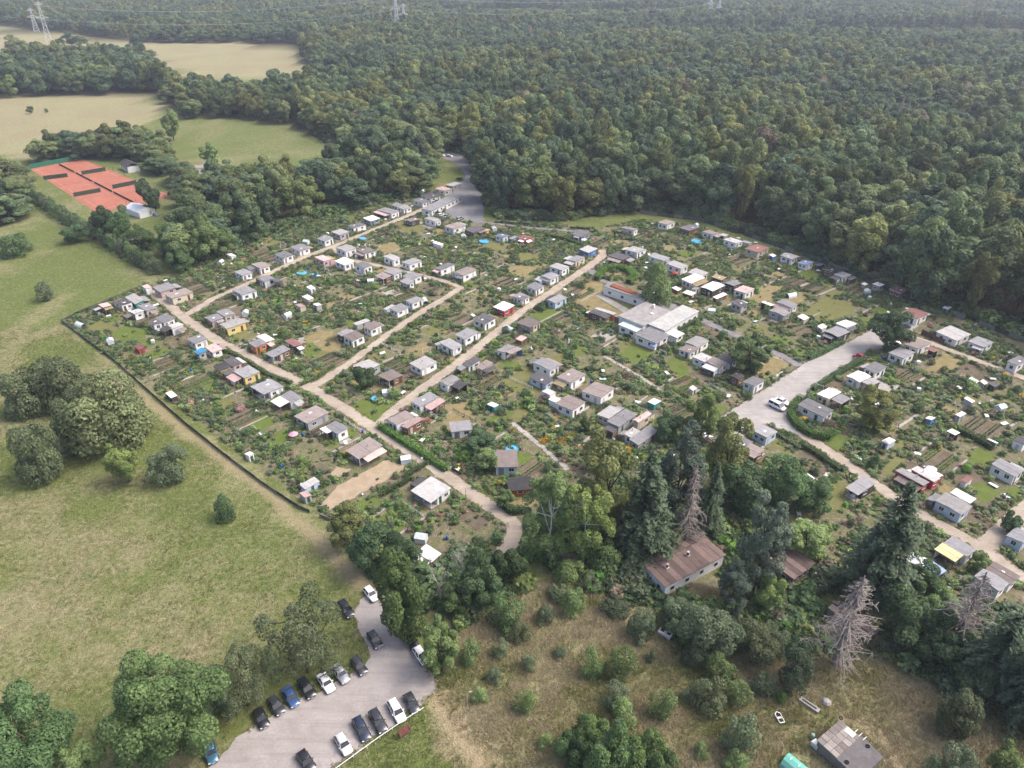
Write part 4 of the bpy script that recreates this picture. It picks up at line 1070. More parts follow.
TREES = '''near 178 748 662 132|big round green tree at the lower left beside the car park
near 36 784 702 122|leafy green tree at the bottom left corner of the meadow
light 92 776 738 46|small yellowish shrub tree between the two lower left trees
airy 308 672 584 92|thin airy grey-green tree overhanging the car park rows
airy 248 705 648 66|sparse silvery tree behind the blue car
grey 218 712 668 48|grey-leaved shrub beside the big lower left tree
broad 404 636 556 62|dense green tree at the car park entrance beside the white car
light 442 672 622 52|lower pale green tree right of the car park entrance
yellow 350 545 503 42|yellow-green bush tree at the garden fence corner
dark 372 568 522 52|dark bush tree beside the yellow-green one at the fence corner
dark 400 574 538 44|dark bush tree in front of the white roofed shed
bare 441 604 546 36|pale bare dead tree beside the white roofed shed
bare 468 592 542 30|second pale bare dead tree near the lane end
dark 478 606 556 46|dark green bush tree below the bare dead trees
dark 508 588 545 44|dark shrubby tree beside the lane bend
shrub 505 626 594 40|round green bush at the edge of the dry grass
dark 455 612 580 34|small dark tree between entrance tree and dead tree
birch 549 562 458 72|tall birch at the left of the central tree belt
birch 583 566 466 60|second tall birch in the central tree belt
yellow 604 540 426 78|tall yellow-green tree in the central tree belt
spruce 640 560 452 66|dark green spruce beside the dead grey one
pine 672 528 416 66|large blue-green pine in the central tree belt
dead 684 547 464 52|tall grey dead spruce behind the brown barrack
spruce 706 535 462 30|slim spruce just right of the tall dead one
yellow 722 490 402 58|yellow-leaved tree beside the gravel square
light 700 440 388 40|light green tree at the corner of the gravel square
dark 668 440 412 32|dark maroon tinged tree in front of the slate roof
dark 742 512 462 54|dark tree behind the slim spruce
broad 780 505 455 50|green garden tree below the gravel square huts
broad 808 512 478 44|green tree bordering the vegetable plots
pine 752 596 490 62|tall blue-grey pine right of the brown barrack
pine 728 612 560 40|small bluish conifer beside the barrack's front wall
grey 702 650 602 66|broad grey-green bush in front of the brown barrack
grey 674 630 600 40|grey-green willow bush at the barrack corner
light 766 610 570 34|thin yellowish birch sapling between the barracks
grey 756 655 624 50|low silvery bush on the edge of the dry grass
grey 790 690 640 40|grey bush left of the dead fallen spruce
light 802 556 520 56|yellow-green bush before the big spruce
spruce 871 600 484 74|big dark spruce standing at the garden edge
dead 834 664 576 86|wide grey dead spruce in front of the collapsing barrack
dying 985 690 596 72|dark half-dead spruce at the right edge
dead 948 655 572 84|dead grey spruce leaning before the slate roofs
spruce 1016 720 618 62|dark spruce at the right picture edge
dark 906 640 588 66|dark green thicket between spruce and dry grass
dark 935 668 622 60|dark ivy thicket below the leaning dead spruce
broad 918 600 566 40|green bush beside the blue gazebo
light 935 622 590 40|light green bush below the blue gazebo
dark 965 690 655 50|dark thicket beside the half-dead spruce
grey 952 735 690 50|bluish bush alone in the dry grass
grey 938 790 742 50|pale bluish bush at the bottom right edge
light 1000 790 748 46|green bush at the bottom right corner
clump 65 404 352 74|far dark bush tree of the meadow clump
clump 118 440 370 98|largest bush tree of the meadow clump
clump 46 478 418 54|yellowish front bush tree of the meadow clump
clump 32 412 368 56|dark left bush tree of the meadow clump
clump 86 446 388 56|inner dark bush tree of the meadow clump
light 130 482 442 40|pale small bush before the meadow clump
grey 174 478 444 46|grey twiggy bush before the meadow clump
shrubd 227 518 493 24|lone dark bush in the meadow
shrubg 46 300 280 18|small lone bush in the far meadow
shrub 18 254 232 38|round bush at the far left of the meadow
dark 76 242 222 28|dark bush at the end of the clipped tree hedge
dark 110 238 202 26|dark tree between courts and clipped hedge
broad 127 244 206 30|green tree before the white marquee
broad 146 250 224 24|dark green tree below the white marquee
dark 153 214 176 30|flat-topped dark pine beside the red courts
broad 172 256 220 26|rounded tree behind the end of the clipped hedge
broad 184 272 244 26|round small tree at the end of the clipped hedge
light 207 262 210 38|birch-like tree behind the first northern huts
light 225 256 226 30|pale tree behind the northern huts
willow 654 305 262 40|weeping willow beside the clubhouse
light 748 372 334 52|wide light green tree beside the gravel square huts
yellow 873 430 386 46|yellow-green tree among the gravel square gardens
broad 885 350 307 44|round green tree at the upper end of the gravel square
dark 366 388 362 24|small tree beside the second lane
light 600 470 440 30|light green garden tree behind the central tree belt
dark 585 433 418 14|dark red-leaved garden tree in the central gardens
light 487 470 448 30|pale garden tree before the slate roofed hut
dark 480 452 432 34|dark garden bush beside the slate roofed hut
light 505 506 488 20|light green bush at the log cabin corner
dark 905 502 480 12|small round bush by the lane hedge
light 975 570 552 20|round dark bush at the lane fork
dark 1008 532 513 20|round bush on the fork lane
broad 872 468 455 12|small round clipped bush beside the east lane'''
for line in TREES.splitlines():
    a, lab = line.split('|'); a = a.split(); tree(a[0], *[float(v) for v in a[1:]], lab, 'bush' if 'bush' in lab else 'tree')
# shrubs of the rough dry ground
SPOT = '''573 610 588 28 shrubl;616 612 598 30 shrubg;592 676 652 24 shrubl;620 676 648 32 shrubl;617 704 684 30 shrubg;622 722 702 28 shrubl;660 714 690 32 shrubl;525 708 690 26 shrubl;718 678 656 32 shrubl;706 708 684 38 shrubg;736 702 682 26 shrubl;738 752 716 40 shrubg;735 768 752 24 shrubl;642 636 610 32 shrubg;520 640 622 24 shrubg;545 622 606 20 shrubg;572 580 560 34 shrubl;605 572 542 36 shrubl;560 598 585 24 shrubg;590 590 575 22 shrubg;780 702 692 14 shrubb;530 668 655 18 shrubg;500 655 640 18 shrubg;690 700 690 20 shrubg;572 762 735 40 bush;610 778 728 58 bush;640 776 732 52 bush;590 748 716 40 bush;655 790 752 46 bush;470 660 640 22 shrubl;495 680 668 18 shrubg;480 700 688 16 shrubl;762 690 672 26 shrubg;776 648 628 30 shrubg;650 660 650 12 shrubg;560 655 646 14 shrubg;700 755 744 16 shrubl;545 745 735 16 shrubl'''
FEAT = dict(bush='large leafy', shrubl='pale green', shrubg='grey-green', shrub='green', shrubb='bright green', shrubd='dark green')
cnt = {}
for q in SPOT.split(';'):
    a = q.split(); k = a[4]; cnt[k] = cnt.get(k, 0)+1
    tree(k, *[float(v) for v in a[:4]], f'{FEAT[k]} shrub in the dry grass, {ORD[cnt[k]]} of its colour counted down the slope', 'shrub', 'shrubs in the dry grass')
# clipped tree hedge beside the meadow: one crown after another
line = [(32,199),(50,211),(67,223),(92,236),(115,250),(138,264),(163,277)]; wl = ppoly(line); k = 0
for (a, b) in zip(wl[:-1], wl[1:]):
    a, b = Vector(a), Vector(b); m_ = max(2, int((b-a).length/5.0))
    for j in range(m_):
        k += 1; p = a.lerp(b, j/m_); kd = 'shrubg' if k % 5 in (0, 1, 3) else 'shrub'
        o = thing('hedge_tree', f'narrow clipped tree in the meadow hedge, {ORD[min(30, k)]} from its far end', 'tree', (p.x, p.y, 0), k*1.3, 'clipped tree hedge'); c_ = link('crown', CR[kd][k % 3], o); c_.scale = (6.0, 6.0, 7.4+.5*math.sin(k*2.1))
        t_ = link('trunk', TRS, o); t_.scale = (5, 5, 5); SOLID.append((p.x, p.y, 1.5))

# ---------------------------------------------------------------- forest
FARC = [crown_mesh('far_crown', 300+i, 3200, .75, LEAF[('forest', 'forest', 'forestl', 'forestd', 'forestl')[i]], 15, lobes=20, lump=.42, gap=.0, base=.05, zr=.62) for i in range(5)]
BROWNC = crown_mesh('brown_crown', 333, 4000, .6, LEAF['brown'], 15, lobes=26, lump=.36, gap=.1, base=.0, zr=.62)
def hex_scatter(poly, s, rg, jit=.36):
    xs = [p[0] for p in poly]; ys = [p[1] for p in poly]
    X, Y = np.meshgrid(np.arange(min(xs), max(xs), s), np.arange(min(ys), max(ys), s*.87)); X = X+(np.arange(X.shape[0]) % 2)[:, None]*s/2
    X = X+rg.uniform(-jit, jit, X.shape)*s; Y = Y+rg.uniform(-jit, jit, Y.shape)*s; X, Y = X.ravel(), Y.ravel()
    k = inpoly(X, Y, poly); return X[k], Y[k]
XS = []; YS = []
for p in FOREST:
    x, y = hex_scatter(p, 7.5 if p is FOREST[2] else 12.6, rng); XS.append(x); YS.append(y)
FX, FY = np.concatenate(XS), np.concatenate(YS)
d = np.hypot(FX, FY); inview = (abs(FX) < FY*.80+40) & (d < 2900) & (FY > 100)
thin = rng.random(len(FX)) < np.clip(1.35-d/2600, .6, 1)     # a looser grid of bigger crowns far away
k = inview & thin & (~inpoly(FX, FY, CLEARING) | (rng.random(len(FX)) < .22)) & lane_clear(FX, FY, 3) & ~inpoly(FX, FY, TC)
for cx, cy, rr in ((P(131,170).x, P(131,170).y, 11), (P(203,172).x, P(203,172).y, 7), (P(141,214).x, P(141,214).y, 18)): k &= np.hypot(FX-cx, FY-cy) > rr
FX, FY = FX[k], FY[k]; d = np.hypot(FX, FY); o_ = np.argsort(d); FX, FY, d = FX[o_], FY[o_], d[o_]
hn = vnoise(FX, FY, 60, 21)*.5+vnoise(FX, FY, 160, 22)*.5
FH = 16+14*hn+rng.uniform(-4.5, 5, len(FX)); FW = 10.5+13.5*rng.beta(1.6, 1.8, len(FX))
leftpart = FX < -30-.0*FY
young = inpoly(FX, FY, ppoly([(590,42),(780,44),(1100,52),(1100,34),(780,33),(640,34)])) | inpoly(FX, FY, ppoly([(440,22),(560,26),(700,24),(700,14),(440,12)]))
FH = np.where(inpoly(FX, FY, FOREST[2]), FH*.85, FH); FH = np.where(young | inpoly(FX, FY, CLEARING), FH*.35, FH)
edge = np.zeros(len(FX)); ED = np.full(len(FX), 1e9)
for p in FOREST: ED = np.minimum(ED, segdist(FX, FY, list(p)+[p[0]]))
rmain = (FX > P(480,215).x-10) & (d < 500); FH = np.where(rmain, FH*1.12+2, FH); FH = np.where((ED < 7) & ~rmain, FH*.75, FH)
NIND = 290
FM = [crown for crown in CR['forest']]
for i in range(NIND):
    side = 'behind the huts of the forest edge' if FX[i] > P(480,215).x else 'in the wood between courts and northern lane'
    nh_ = nearest_hut(FX[i], FY[i]); lb_ = 'broad dark green tree of the wood '+side
    nh_['ft'] = nh_.get('ft', 0)+1
    if nh_['ft'] < 31: lb_ = f"{ORD[nh_['ft']]} woodland tree inward behind {nh_['short']}"
    o = thing('forest_tree', lb_, 'tree', (FX[i], FY[i], 0), float(rng.uniform(0, 6.28)), 'forest trees '+side)
    v = (i*5+i//7) % len(FM); W_, H_ = float(FW[i]), float(FH[i])
    c_ = link('crown', FM[v], o); c_.scale = (W_, W_, H_); t_ = link('trunk', TRK['forest'][v], o); t_.scale = (W_, W_, H_)
LIB = bpy.data.collections.new('library')   # sources of the scattered stuff, not part of the scene itself
def scatter(name, X, Y, SC, RZ, VAR, sources, Z=None, **tags):
    """one object that carries many copies of a few small meshes"""
    col = bpy.data.collections.new(name+'_source')
    for i, me_ in enumerate(sources): col.objects.link(bpy.data.objects.new(f'{name}_{i:02d}', me_))
    me = bpy.data.meshes.new(name); me.vertices.add(len(X)); Z = np.zeros(len(X)) if Z is None else Z
    me.vertices.foreach_set('co', np.stack([X, Y, Z], 1).astype(np.float32).ravel())
    me.attributes.new('scl', 'FLOAT_VECTOR', 'POINT').data.foreach_set('vector', np.asarray(SC, np.float32).ravel())
    me.attributes.new('rot', 'FLOAT_VECTOR', 'POINT').data.foreach_set('vector', np.stack([np.zeros(len(X)), np.zeros(len(X)), RZ], 1).astype(np.float32).ravel())
    me.attributes.new('var', 'INT', 'POINT').data.foreach_set('value', np.asarray(VAR, np.int32))
    o = link(name, me, kind='stuff', **tags)
    ng = bpy.data.node_groups.new(name, 'GeometryNodeTree'); ng.interface.new_socket('Geometry', in_out='INPUT', socket_type='NodeSocketGeometry'); ng.interface.new_socket('Geometry', in_out='OUTPUT', socket_type='NodeSocketGeometry')
    N = ng.nodes.new; a = N('NodeGroupInput'); b = N('NodeGroupOutput'); ci = N('GeometryNodeCollectionInfo'); ip = N('GeometryNodeInstanceOnPoints')
    ci.inputs['Collection'].default_value = col; ci.inputs['Separate Children'].default_value = True; ci.inputs['Reset Children'].default_value = True
    def at(nm, ty): q = N('GeometryNodeInputNamedAttribute'); q.data_type = ty; q.inputs[0].default_value = nm; return q.outputs[0]
    L = ng.links.new; L(a.outputs[0], ip.inputs['Points']); L(ci.outputs[0], ip.inputs['Instance']); ip.inputs['Pick Instance'].default_value = True
    L(at('var', 'INT'), ip.inputs['Instance Index']); L(at('scl', 'FLOAT_VECTOR'), ip.inputs['Scale'])
    e2 = N('FunctionNodeEulerToRotation'); L(at('rot', 'FLOAT_VECTOR'), e2.inputs[0]); L(e2.outputs[0], ip.inputs['Rotation']); L(ip.outputs[0], b.inputs[0])
    m = o.modifiers.new('scatter', 'NODES'); m.node_group = ng; return o
X, Y = FX[NIND:], FY[NIND:]; far = d[NIND:] > 620
pt = vnoise(X, Y, 90, 61)*.6+vnoise(X, Y, 35, 62)*.4+rng.normal(0, .16, len(X)); light_, dark_ = pt > .60, pt < .40
var = np.where(far, 8+np.where(light_, rng.choice([2, 4], len(X)), np.where(dark_, 3, rng.integers(0, 2, len(X)))), np.where(light_, rng.integers(3, 5, len(X)), np.where(dark_, rng.integers(5, 7, len(X)), rng.integers(0, 3, len(X)))))
var = np.where(rng.random(len(X)) < .006, np.where(far, 13, 7), np.where(far, var, var)); FM = FM+[]
scatter('forest', X, Y, np.stack([FW[NIND:], FW[NIND:], FH[NIND:]], 1), rng.uniform(0, 6.28, len(X)), var, FM+[BROWNC]+FARC+[BROWNC], label='wide dark green broadleaf forest reaching to the horizon', category='forest')
print('forest trees', len(FX))
# lone trees in the far fields
for bx, by, ty, wp, lab in ((140,52,26,18,'tall grey-green poplar group at the far field edge'),(72,46,30,16,'round dark tree beside the near pylon'),(82,47,33,14,'second round dark tree beside the near pylon'),(18,52,34,24,'broad dark tree at the far left field'),(62,48,36,12,'small dark tree at the pylon foot'),(108,90,75,26,'low round bush at the tan field edge'),(174,140,104,24,'light tree at the end of the tan field hedge'),(31,114,105,8,'small lone bush in the tan field'),(47,113,108,5,'tiny lone bush in the tan field'),(150,58,49,18,'low dark thicket in the far field'),(212,168,140,24,'light tree beside the white house')):
    tree('forest' if ty < 50 else 'light', bx, by, ty, wp, lab, 'tree')
tree('dead', 893, 140, 96, 22, 'rust-brown dead spruce standing in the middle of the forest', 'tree'); tree('dead', 899, 142, 100, 18, 'second rust-brown dead spruce in the forest', 'tree')
# ---------------------------------------------------------------- gardens: lawns, beds, paths
def lawnmat(name, a, b):
    t = NT(name); n1 = t.noise(.5, 4, .6); n2 = t.noise(4, 3, .7)
    cc = t.mix(t.ramp(n1, (.3, 0.), (.7, 1.)), a, b); cc = t.mix(t.ramp(n2, (.4, .5), (.65, 0.)), cc, scale(a, .65)); return t.done(cc, .95, .05, n2, .12, .7)
PATCH = {'lawn': lawnmat('lawn_green', (.095, .135, .030, 1), (.155, .185, .055, 1)), 'olive': lawnmat('lawn_olive', (.14, .145, .05, 1), (.20, .19, .085, 1)), 'dry': lawnmat('lawn_dry', (.20, .165, .075, 1), (.31, .255, .14, 1)),
 'soil': lawnmat('garden_soil', (.12, .095, .065, 1), (.20, .165, .12, 1)), 'straw': lawnmat('trodden_straw', (.32, .25, .165, 1), (.44, .355, .25, 1)), 'pave': PATHG}
PN = {'lawn': 'lawn', 'olive': 'lawn', 'dry': 'dry_lawn', 'soil': 'garden_soil', 'straw': 'trodden_ground', 'pave': 'paved_yard'}
KNOWN = '''lawn 343,412 362,398 385,405 398,402 397,408 372,424
olive 305,336 320,330 336,331 338,345 320,358 305,352
dry 302,340 322,330 338,340 352,356 330,352
dry 318,330 333,331 333,352 318,350
straw 338,486 388,459 408,467 350,500 325,512 320,505
soil 398,476 418,465 426,474 405,482
lawn 265,440 285,428 292,437 281,446 268,445
lawn 250,426 256,416 270,415 275,424 262,430
dry 575,303 592,275 604,285 600,302 618,316 618,330 590,312
lawn 521,318 550,310 566,311 546,324 524,325
lawn 620,354 633,343 645,350 655,352 640,362 632,365
dry 600,300 622,312 630,322 616,326
olive 550,360 562,350 567,358 556,364
lawn 665,364 675,355 690,372 690,385 676,376
dry 745,297 765,284 782,287 770,300 755,303
olive 800,315 825,296 850,304 856,312 838,320 815,322
lawn 795,272 805,268 820,276 810,282
olive 821,290 830,282 842,294 832,298
straw 755,360 775,356 790,362 780,375 760,378
dry 750,375 772,357 790,363 768,380
lawn 825,443 830,430 850,438 840,452
olive 880,470 895,455 905,462 890,478
lawn 970,488 980,480 1000,492 985,505
lawn 965,460 980,446 995,455 985,470
soil 952,374 966,362 988,370 985,380
dry 925,372 945,352 962,362 950,372
olive 815,498 838,480 852,486 845,512 825,508
dry 800,515 812,504 820,512 806,520
lawn 508,460 520,452 540,456 535,468 520,464
olive 500,380 525,370 545,375 540,392 515,392
dry 440,406 470,402 475,418 450,424
olive 510,420 520,404 530,412 520,424
dry 372,245 395,242 402,250 385,256
lawn 340,217 345,214 358,217 350,222
olive 395,223 420,218 430,226 410,236
olive 480,243 500,240 505,250 488,250
dry 500,270 520,265 540,268 525,278
olive 515,255 535,252 540,258 520,262
lawn 345,326 352,320 360,322 352,330
lawn 300,350 312,342 322,350 310,360
lawn 195,385 205,375 218,380 208,392
lawn 110,335 122,326 150,328 142,340 118,342
olive 85,330 100,320 118,328 100,334
lawn 200,345 210,338 222,344 210,350
lawn 900,520 910,512 915,530 905,545
straw 330,474 338,466 350,470 340,478
soil 700,330 712,323 726,332 714,340
olive 445,340 460,332 470,338 455,346
dry 408,350 425,342 435,348 420,358
dry 780,300 800,292 808,298 792,308
lawn 700,415 715,404 728,408 710,420
olive 716,470 730,458 745,468 730,480
soil 455,520 470,508 490,522 478,530'''
z = .012; PATCHES = []
for ln in KNOWN.splitlines():
    a = ln.split(); poly = ppoly([tuple(float(v) for v in q.split(',')) for q in a[1:]]); z += .0006
    sheet(PN[a[0]], poly, z, PATCH[a[0]], .35, 1.5, int(z*1e5), kind='structure'); PATCHES.append((a[0], poly))
CENT = (P(560,330).x, P(560,330).y); BEDS = []; PATHS = []; FENCES = []
zc = .004
TALLBED = []
split = P(660, 360).x
for part, yw in ((0, R(48)), (1, R(37))):
    ca, sa = math.cos(yw), math.sin(yw); ux, uy = 11.5, 8.8; rg = random.Random(77+part)
    for i in range(-22, 22):
        for j in range(-28, 28):
            if rg.random() < .12: continue
            pc = [(u*ux+.3, v*uy+.3) for u, v in ((i, j), (i+1, j), (i+1, j+1), (i, j+1))]
            W = [(CENT[0]+a*ca-b*sa, CENT[1]+a*sa+b*ca) for a, b in pc]; cx, cy = sum(p[0] for p in W)/4, sum(p[1] for p in W)/4
            if (cx > split) != bool(part): continue
            if not inpoly([cx], [cy], GARDENS)[0] or not all(inpoly([p[0] for p in W], [p[1] for p in W], GARDENS)): continue
            if not lane_clear([cx], [cy], 1.0)[0] or any(inpoly([cx], [cy], p)[0] for _, p in PATCHES): continue
            kind = rg.choices(['lawn', 'olive', 'dry', 'soil', 'bed', 'wild', 'pave'], [.15, .17, .16, .11, .26, .12, .03])[0]
            def sub(f0, f1, g0, g1):
                return [(CENT[0]+(i+f)*ux*ca-(j+g)*uy*sa, CENT[1]+(i+f)*ux*sa+(j+g)*uy*ca) for f, g in ((f0, g0), (f1, g0), (f1, g1), (f0, g1))]
            zc += .00002
            if kind in PATCH:
                q = sub(.08+rg.uniform(0, .2), .92-rg.uniform(0, .2), .08+rg.uniform(0, .2), .92-rg.uniform(0, .25))
                sheet(PN[kind], q, zc, PATCH[kind], .3, 1.5, i*91+j, kind='structure')
            elif kind == 'bed':
                sheet('garden_soil', sub(.05, .95, .06, .94), zc, PATCH['soil'], .2, 1.5, i*91+j, kind='structure')
                nb = rg.choice((2, 3))
                for b_ in range(nb): BEDS.append((sub(.1, .9, .1+.8*b_/nb+.03, .1+.8*(b_+1)/nb-.03), yw, rg.random()))
            if rg.random() < .45: PATHS.append((sub(0, 1, 0, 1)[:2], rg.uniform(.45, .8)))
            if rg.random() < .35: q = sub(0, 1, 0, 1); FENCES.append((q[1], q[2]))
rg = random.Random(5); zc = .03
for (a, b), wd in PATHS:
    q = [a, b]
    if lane_clear([a[0], b[0]], [a[1], b[1]], .3).all():
        zc += .00005; ribbon('garden_walk', q, wd, zc, PATHG, .06, 1.5, int(zc*1e6), kind='structure')
# raised beds with rows of plants, each its own thing
ROWPL = []
for k in range(6):
    g = np.random.default_rng(500+k); n = 260; x = np.repeat(np.linspace(-.5, .5, 26), 10); x = x+g.normal(0, .006, n); y = g.normal(0, .35, n)*.32; zz = abs(g.normal(.45, .3, n)); zz *= np.clip(1-abs(y)*1.2, .2, 1)
    C = np.stack([x, y, zz], 1); N = g.normal(size=(n, 3))*.7+np.array([0, 0, 1]); ROWPL.append((C, N, g.uniform(0, 1, n)))
nb = 0; bedlab = {}
BW = paint('bed_board', (.30, .25, .20, 1), .9, .4, .3); SOILM = PATCH['soil']; leafset = ['broad', 'light', 'grey', 'bright', 'yellow', 'dark']
for quad, yw, r_ in BEDS:
    cx, cy = sum(p[0] for p in quad)/4, sum(p[1] for p in quad)/4
    L = math.hypot(quad[1][0]-quad[0][0], quad[1][1]-quad[0][1]); B = math.hypot(quad[2][0]-quad[1][0], quad[2][1]-quad[1][1])
    if not hut_clear([cx, quad[0][0], quad[1][0], quad[2][0], quad[3][0]], [cy, quad[0][1], quad[1][1], quad[2][1], quad[3][1]], .2).all() or not lane_clear([p[0] for p in quad], [p[1] for p in quad], .5).all(): continue
    h = nearest_hut(cx, cy); key = h['k']; bedlab[key] = bedlab.get(key, 0)+1
    if bedlab[key] > 2 or nb > 230: continue
    nb += 1; rgb = random.Random(nb); pl = rgb.choice(leafset); 
    w0 = ('planted', 'leafy')[bedlab[key]-1]
    o = thing('vegetable_bed', f"{w0} vegetable bed near {h['short']}", 'vegetable bed', (cx, cy, 0), yw, 'vegetable beds in the gardens')
    MB().box(-L/2, L/2, -B/2, B/2, 0, .10).build('soil', SOILM, o)
    if r_ < .35:
        for y in (-B/2-.04, B/2): MB().box(-L/2-.04, L/2+.04, y, y+.04, 0, .17).build('edging_board', BW, o)
        for x in (-L/2-.04, L/2): MB().box(x, x+.04, -B/2, B/2, 0, .17).build('edging_board', BW, o)
    nr = max(1, int(B/.65))
    for r0 in range(nr):
        if rgb.random() < .2: continue
        y = -B/2+B*(r0+.5)/nr; C, N, T_ = ROWPL[rgb.randrange(6)]; hh = rgb.choice((.35, .5, .7, 1.1)); 
        kk = (nb*7+r0*3) % 6; C2 = C*np.array([L*.94, .6, hh])+np.array([0, y, .1])
        g = np.random.default_rng(nb*50+r0)
        me = leafmesh('plant_row', [leaves(C2, N, .15, T_, rg=g)], [LEAF[pl if rgb.random() < .7 else rgb.choice(leafset)]]); link('plant_row', me, o, kind='stuff')
    TALLBED.append((cx, cy, max(L, B)/2))
print('beds', nb)
# hedges: clipped boxes of leaves
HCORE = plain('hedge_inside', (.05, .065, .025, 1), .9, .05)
def hedge(pts, wd, ht, mat, label, px=True):
    l = [Vector(p) for p in (ppoly(pts) if px else pts)]; g = np.random.default_rng(int(abs(l[0].x)*10)); C = []; N = []
    for a, b in zip(l[:-1], l[1:]):
        L = (b-a).length; n = int(L*(wd+2*ht)*26); t_ = g.uniform(-.25/L, 1+.25/L, n); d = (b-a)/L; nn = Vector((-d.y, d.x)); s = g.random(n)*(wd+2*ht)
        off = np.where(s < ht, -wd/2, np.where(s < ht+wd, s-ht-wd/2, wd/2))+g.normal(0, .09, n); zz = np.where(s < ht, s, np.where(s < ht+wd, ht, s-ht-wd))*(1+g.normal(0, .05, n))+.12*np.sin(t_*L*1.1)
        C.append(np.stack([a.x+d.x*L*t_+nn.x*off, a.y+d.y*L*t_+nn.y*off, np.maximum(zz, .03)], 1))
        side = np.where(s < ht, -1, np.where(s < ht+wd, 0, 1)); N.append(np.stack([nn.x*side, nn.y*side, np.where(side == 0, 1, .35)], 1)+g.normal(0, .45, (n, 3)))
    C, N = np.concatenate(C), np.concatenate(N); c0 = Vector((l[0].x, l[0].y, 0)); 
    o = thing('hedge', label, 'hedge', c0); me = leafmesh('foliage', [leaves(C-np.array(c0), N, .17, g.random(len(C)), rg=g)], [LEAF[mat]]); link('foliage', me, o)
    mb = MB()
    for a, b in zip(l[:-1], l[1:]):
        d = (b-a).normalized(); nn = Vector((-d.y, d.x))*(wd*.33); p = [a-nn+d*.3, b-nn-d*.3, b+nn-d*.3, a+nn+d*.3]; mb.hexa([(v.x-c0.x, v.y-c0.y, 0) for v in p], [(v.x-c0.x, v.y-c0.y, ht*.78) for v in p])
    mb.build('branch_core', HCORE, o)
    return l
HEDGES = [hedge(pp, wd, ht, mt, lb) for pp, wd, ht, mt, lb in (
 ([(379,427),(400,441),(425,457),(447,472)], 1.5, 1.5, 'bright', 'bright green clipped hedge along the long gravel lane'),
 ([(500,505),(512,514),(527,512)], 1.4, 1.7, 'dark', 'dark clipped hedge in front of the orange log cabin'),
 ([(800,400),(792,409),(790,418),(797,428),(812,437),(826,440),(832,434)], 1.8, 1.8, 'bright', 'tall green hedge curving around the corner hut of the gravel square'),
 ([(812,391),(832,378),(850,368),(866,360)], 1.4, 1.4, 'broad', 'green hedge along the right side of the gravel square'),
 ([(808,360),(822,354),(842,343)], 1.6, 1.5, 'broad', 'broad hedge along the upper left side of the gravel square'),
 ([(840,472),(826,462),(812,452),(800,446)], 1.5, 1.3, 'dark', 'dark hedge bordering the east lane vegetable gardens'),
 ([(677,332),(690,325),(702,320)], 1.4, 1.5, 'broad', 'straight hedge beside the white clubhouse wing'),
 ([(596,281),(604,271),(616,269),(628,272),(634,279),(628,284)], 2.6, 2.0, 'bright', 'wide rounded hedge opposite the clubhouse entrance'),
 ([(225,350),(250,364),(270,377),(292,384)], 1.2, 1.1, 'broad', 'low hedge along the lane before the orange hut'),
 ([(300,386),(318,378),(335,366)], 1.0, 1.1, 'light', 'low leafy hedge along the start of the second lane'),
 ([(404,478),(418,470),(428,464)], .9, 1.1, 'dark', 'short dark bean hedge beside the straw plot'),
 ([(380,497),(398,487),(412,479)], 1.0, 1.2, 'dark', 'row hedge beside the open-fronted white hut'),
 ([(958,432),(975,440),(993,450)], 1.8, 1.6, 'broad', 'overgrown hedge beside the white shelter roof'),
 ([(770,432),(785,440),(800,450)], 1.0, 1.0, 'grey', 'low grey-green hedge along the upper east lane'),
 ([(545,236),(565,240),(580,246)], 1.4, 1.4, 'broad', 'green hedge below the slate blue hut at the forest'),
 ([(885,370),(905,362),(915,356)], 1.0, 1.2, 'dark', 'dark hedge between red-roofed hut and forest lane'))]
HEDGES = [ [(v.x, v.y) for v in l] for l in HEDGES]
def clear_all(X, Y, e=.4):
    ok = lane_clear(X, Y, e) & hut_clear(X, Y, e*.8)
    for l in HEDGES: ok &= segdist(X, Y, l) > 1.1
    for x, y, r in EXTRA_SOLID: ok &= np.hypot(np.asarray(X)-x, np.asarray(Y)-y) > r
    cl = ppoly([(598,290),(620,279),(652,296),(692,312),(672,345),(640,352),(622,325),(596,300)]); ok &= ~inpoly(X, Y, cl)
    for (x0, y0, r) in TALLBED: ok &= np.hypot(np.asarray(X)-x0, np.asarray(Y)-y0) > r*.7
    return ok
def in_patch(X, Y):
    r = np.zeros(np.shape(X), bool)
    for k_, p in PATCHES: r |= inpoly(X, Y, p)
    return r
# individual garden shrubs and small fruit trees
gb = [min(p[0] for p in GARDENS), max(p[0] for p in GARDENS), min(p[1] for p in GARDENS), max(p[1] for p in GARDENS)]
X = rng.uniform(gb[0], gb[1], 9000); Y = rng.uniform(gb[2], gb[3], 9000)
k = inpoly(X, Y, GARDENS) & clear_all(X, Y, .9) & ~in_patch(X, Y) & seen(X, Y); X, Y = X[k], Y[k]
keep = []
for i in range(len(X)):
    if all((X[i]-X[j])**2+(Y[i]-Y[j])**2 > 12 for j in keep): keep.append(i)
    if len(keep) >= 560: break
X, Y = X[keep], Y[keep]; o_ = np.argsort(np.hypot(X, Y)); X, Y = X[o_], Y[o_]
kinds = ['shrub', 'shrubl', 'shrubg', 'shrubb', 'shrubd']; pr = [.26, .31, .24, .09, .10]
def region(x, y):
    px, py = proj((x, y, 0))
    return 'between long lane and meadow fence' if inpoly([x], [y], MEADOWSIDE)[0] else 'in the gardens left of the third lane' if x < P(600,255).x and segdist([x], [y], LANEW['third_lane'][0][1])[0] > 0 and (px < 376+(427-py)*1.31) else 'in the gardens right of the gravel square' if px > 830 else 'in the gardens around the clubhouse'
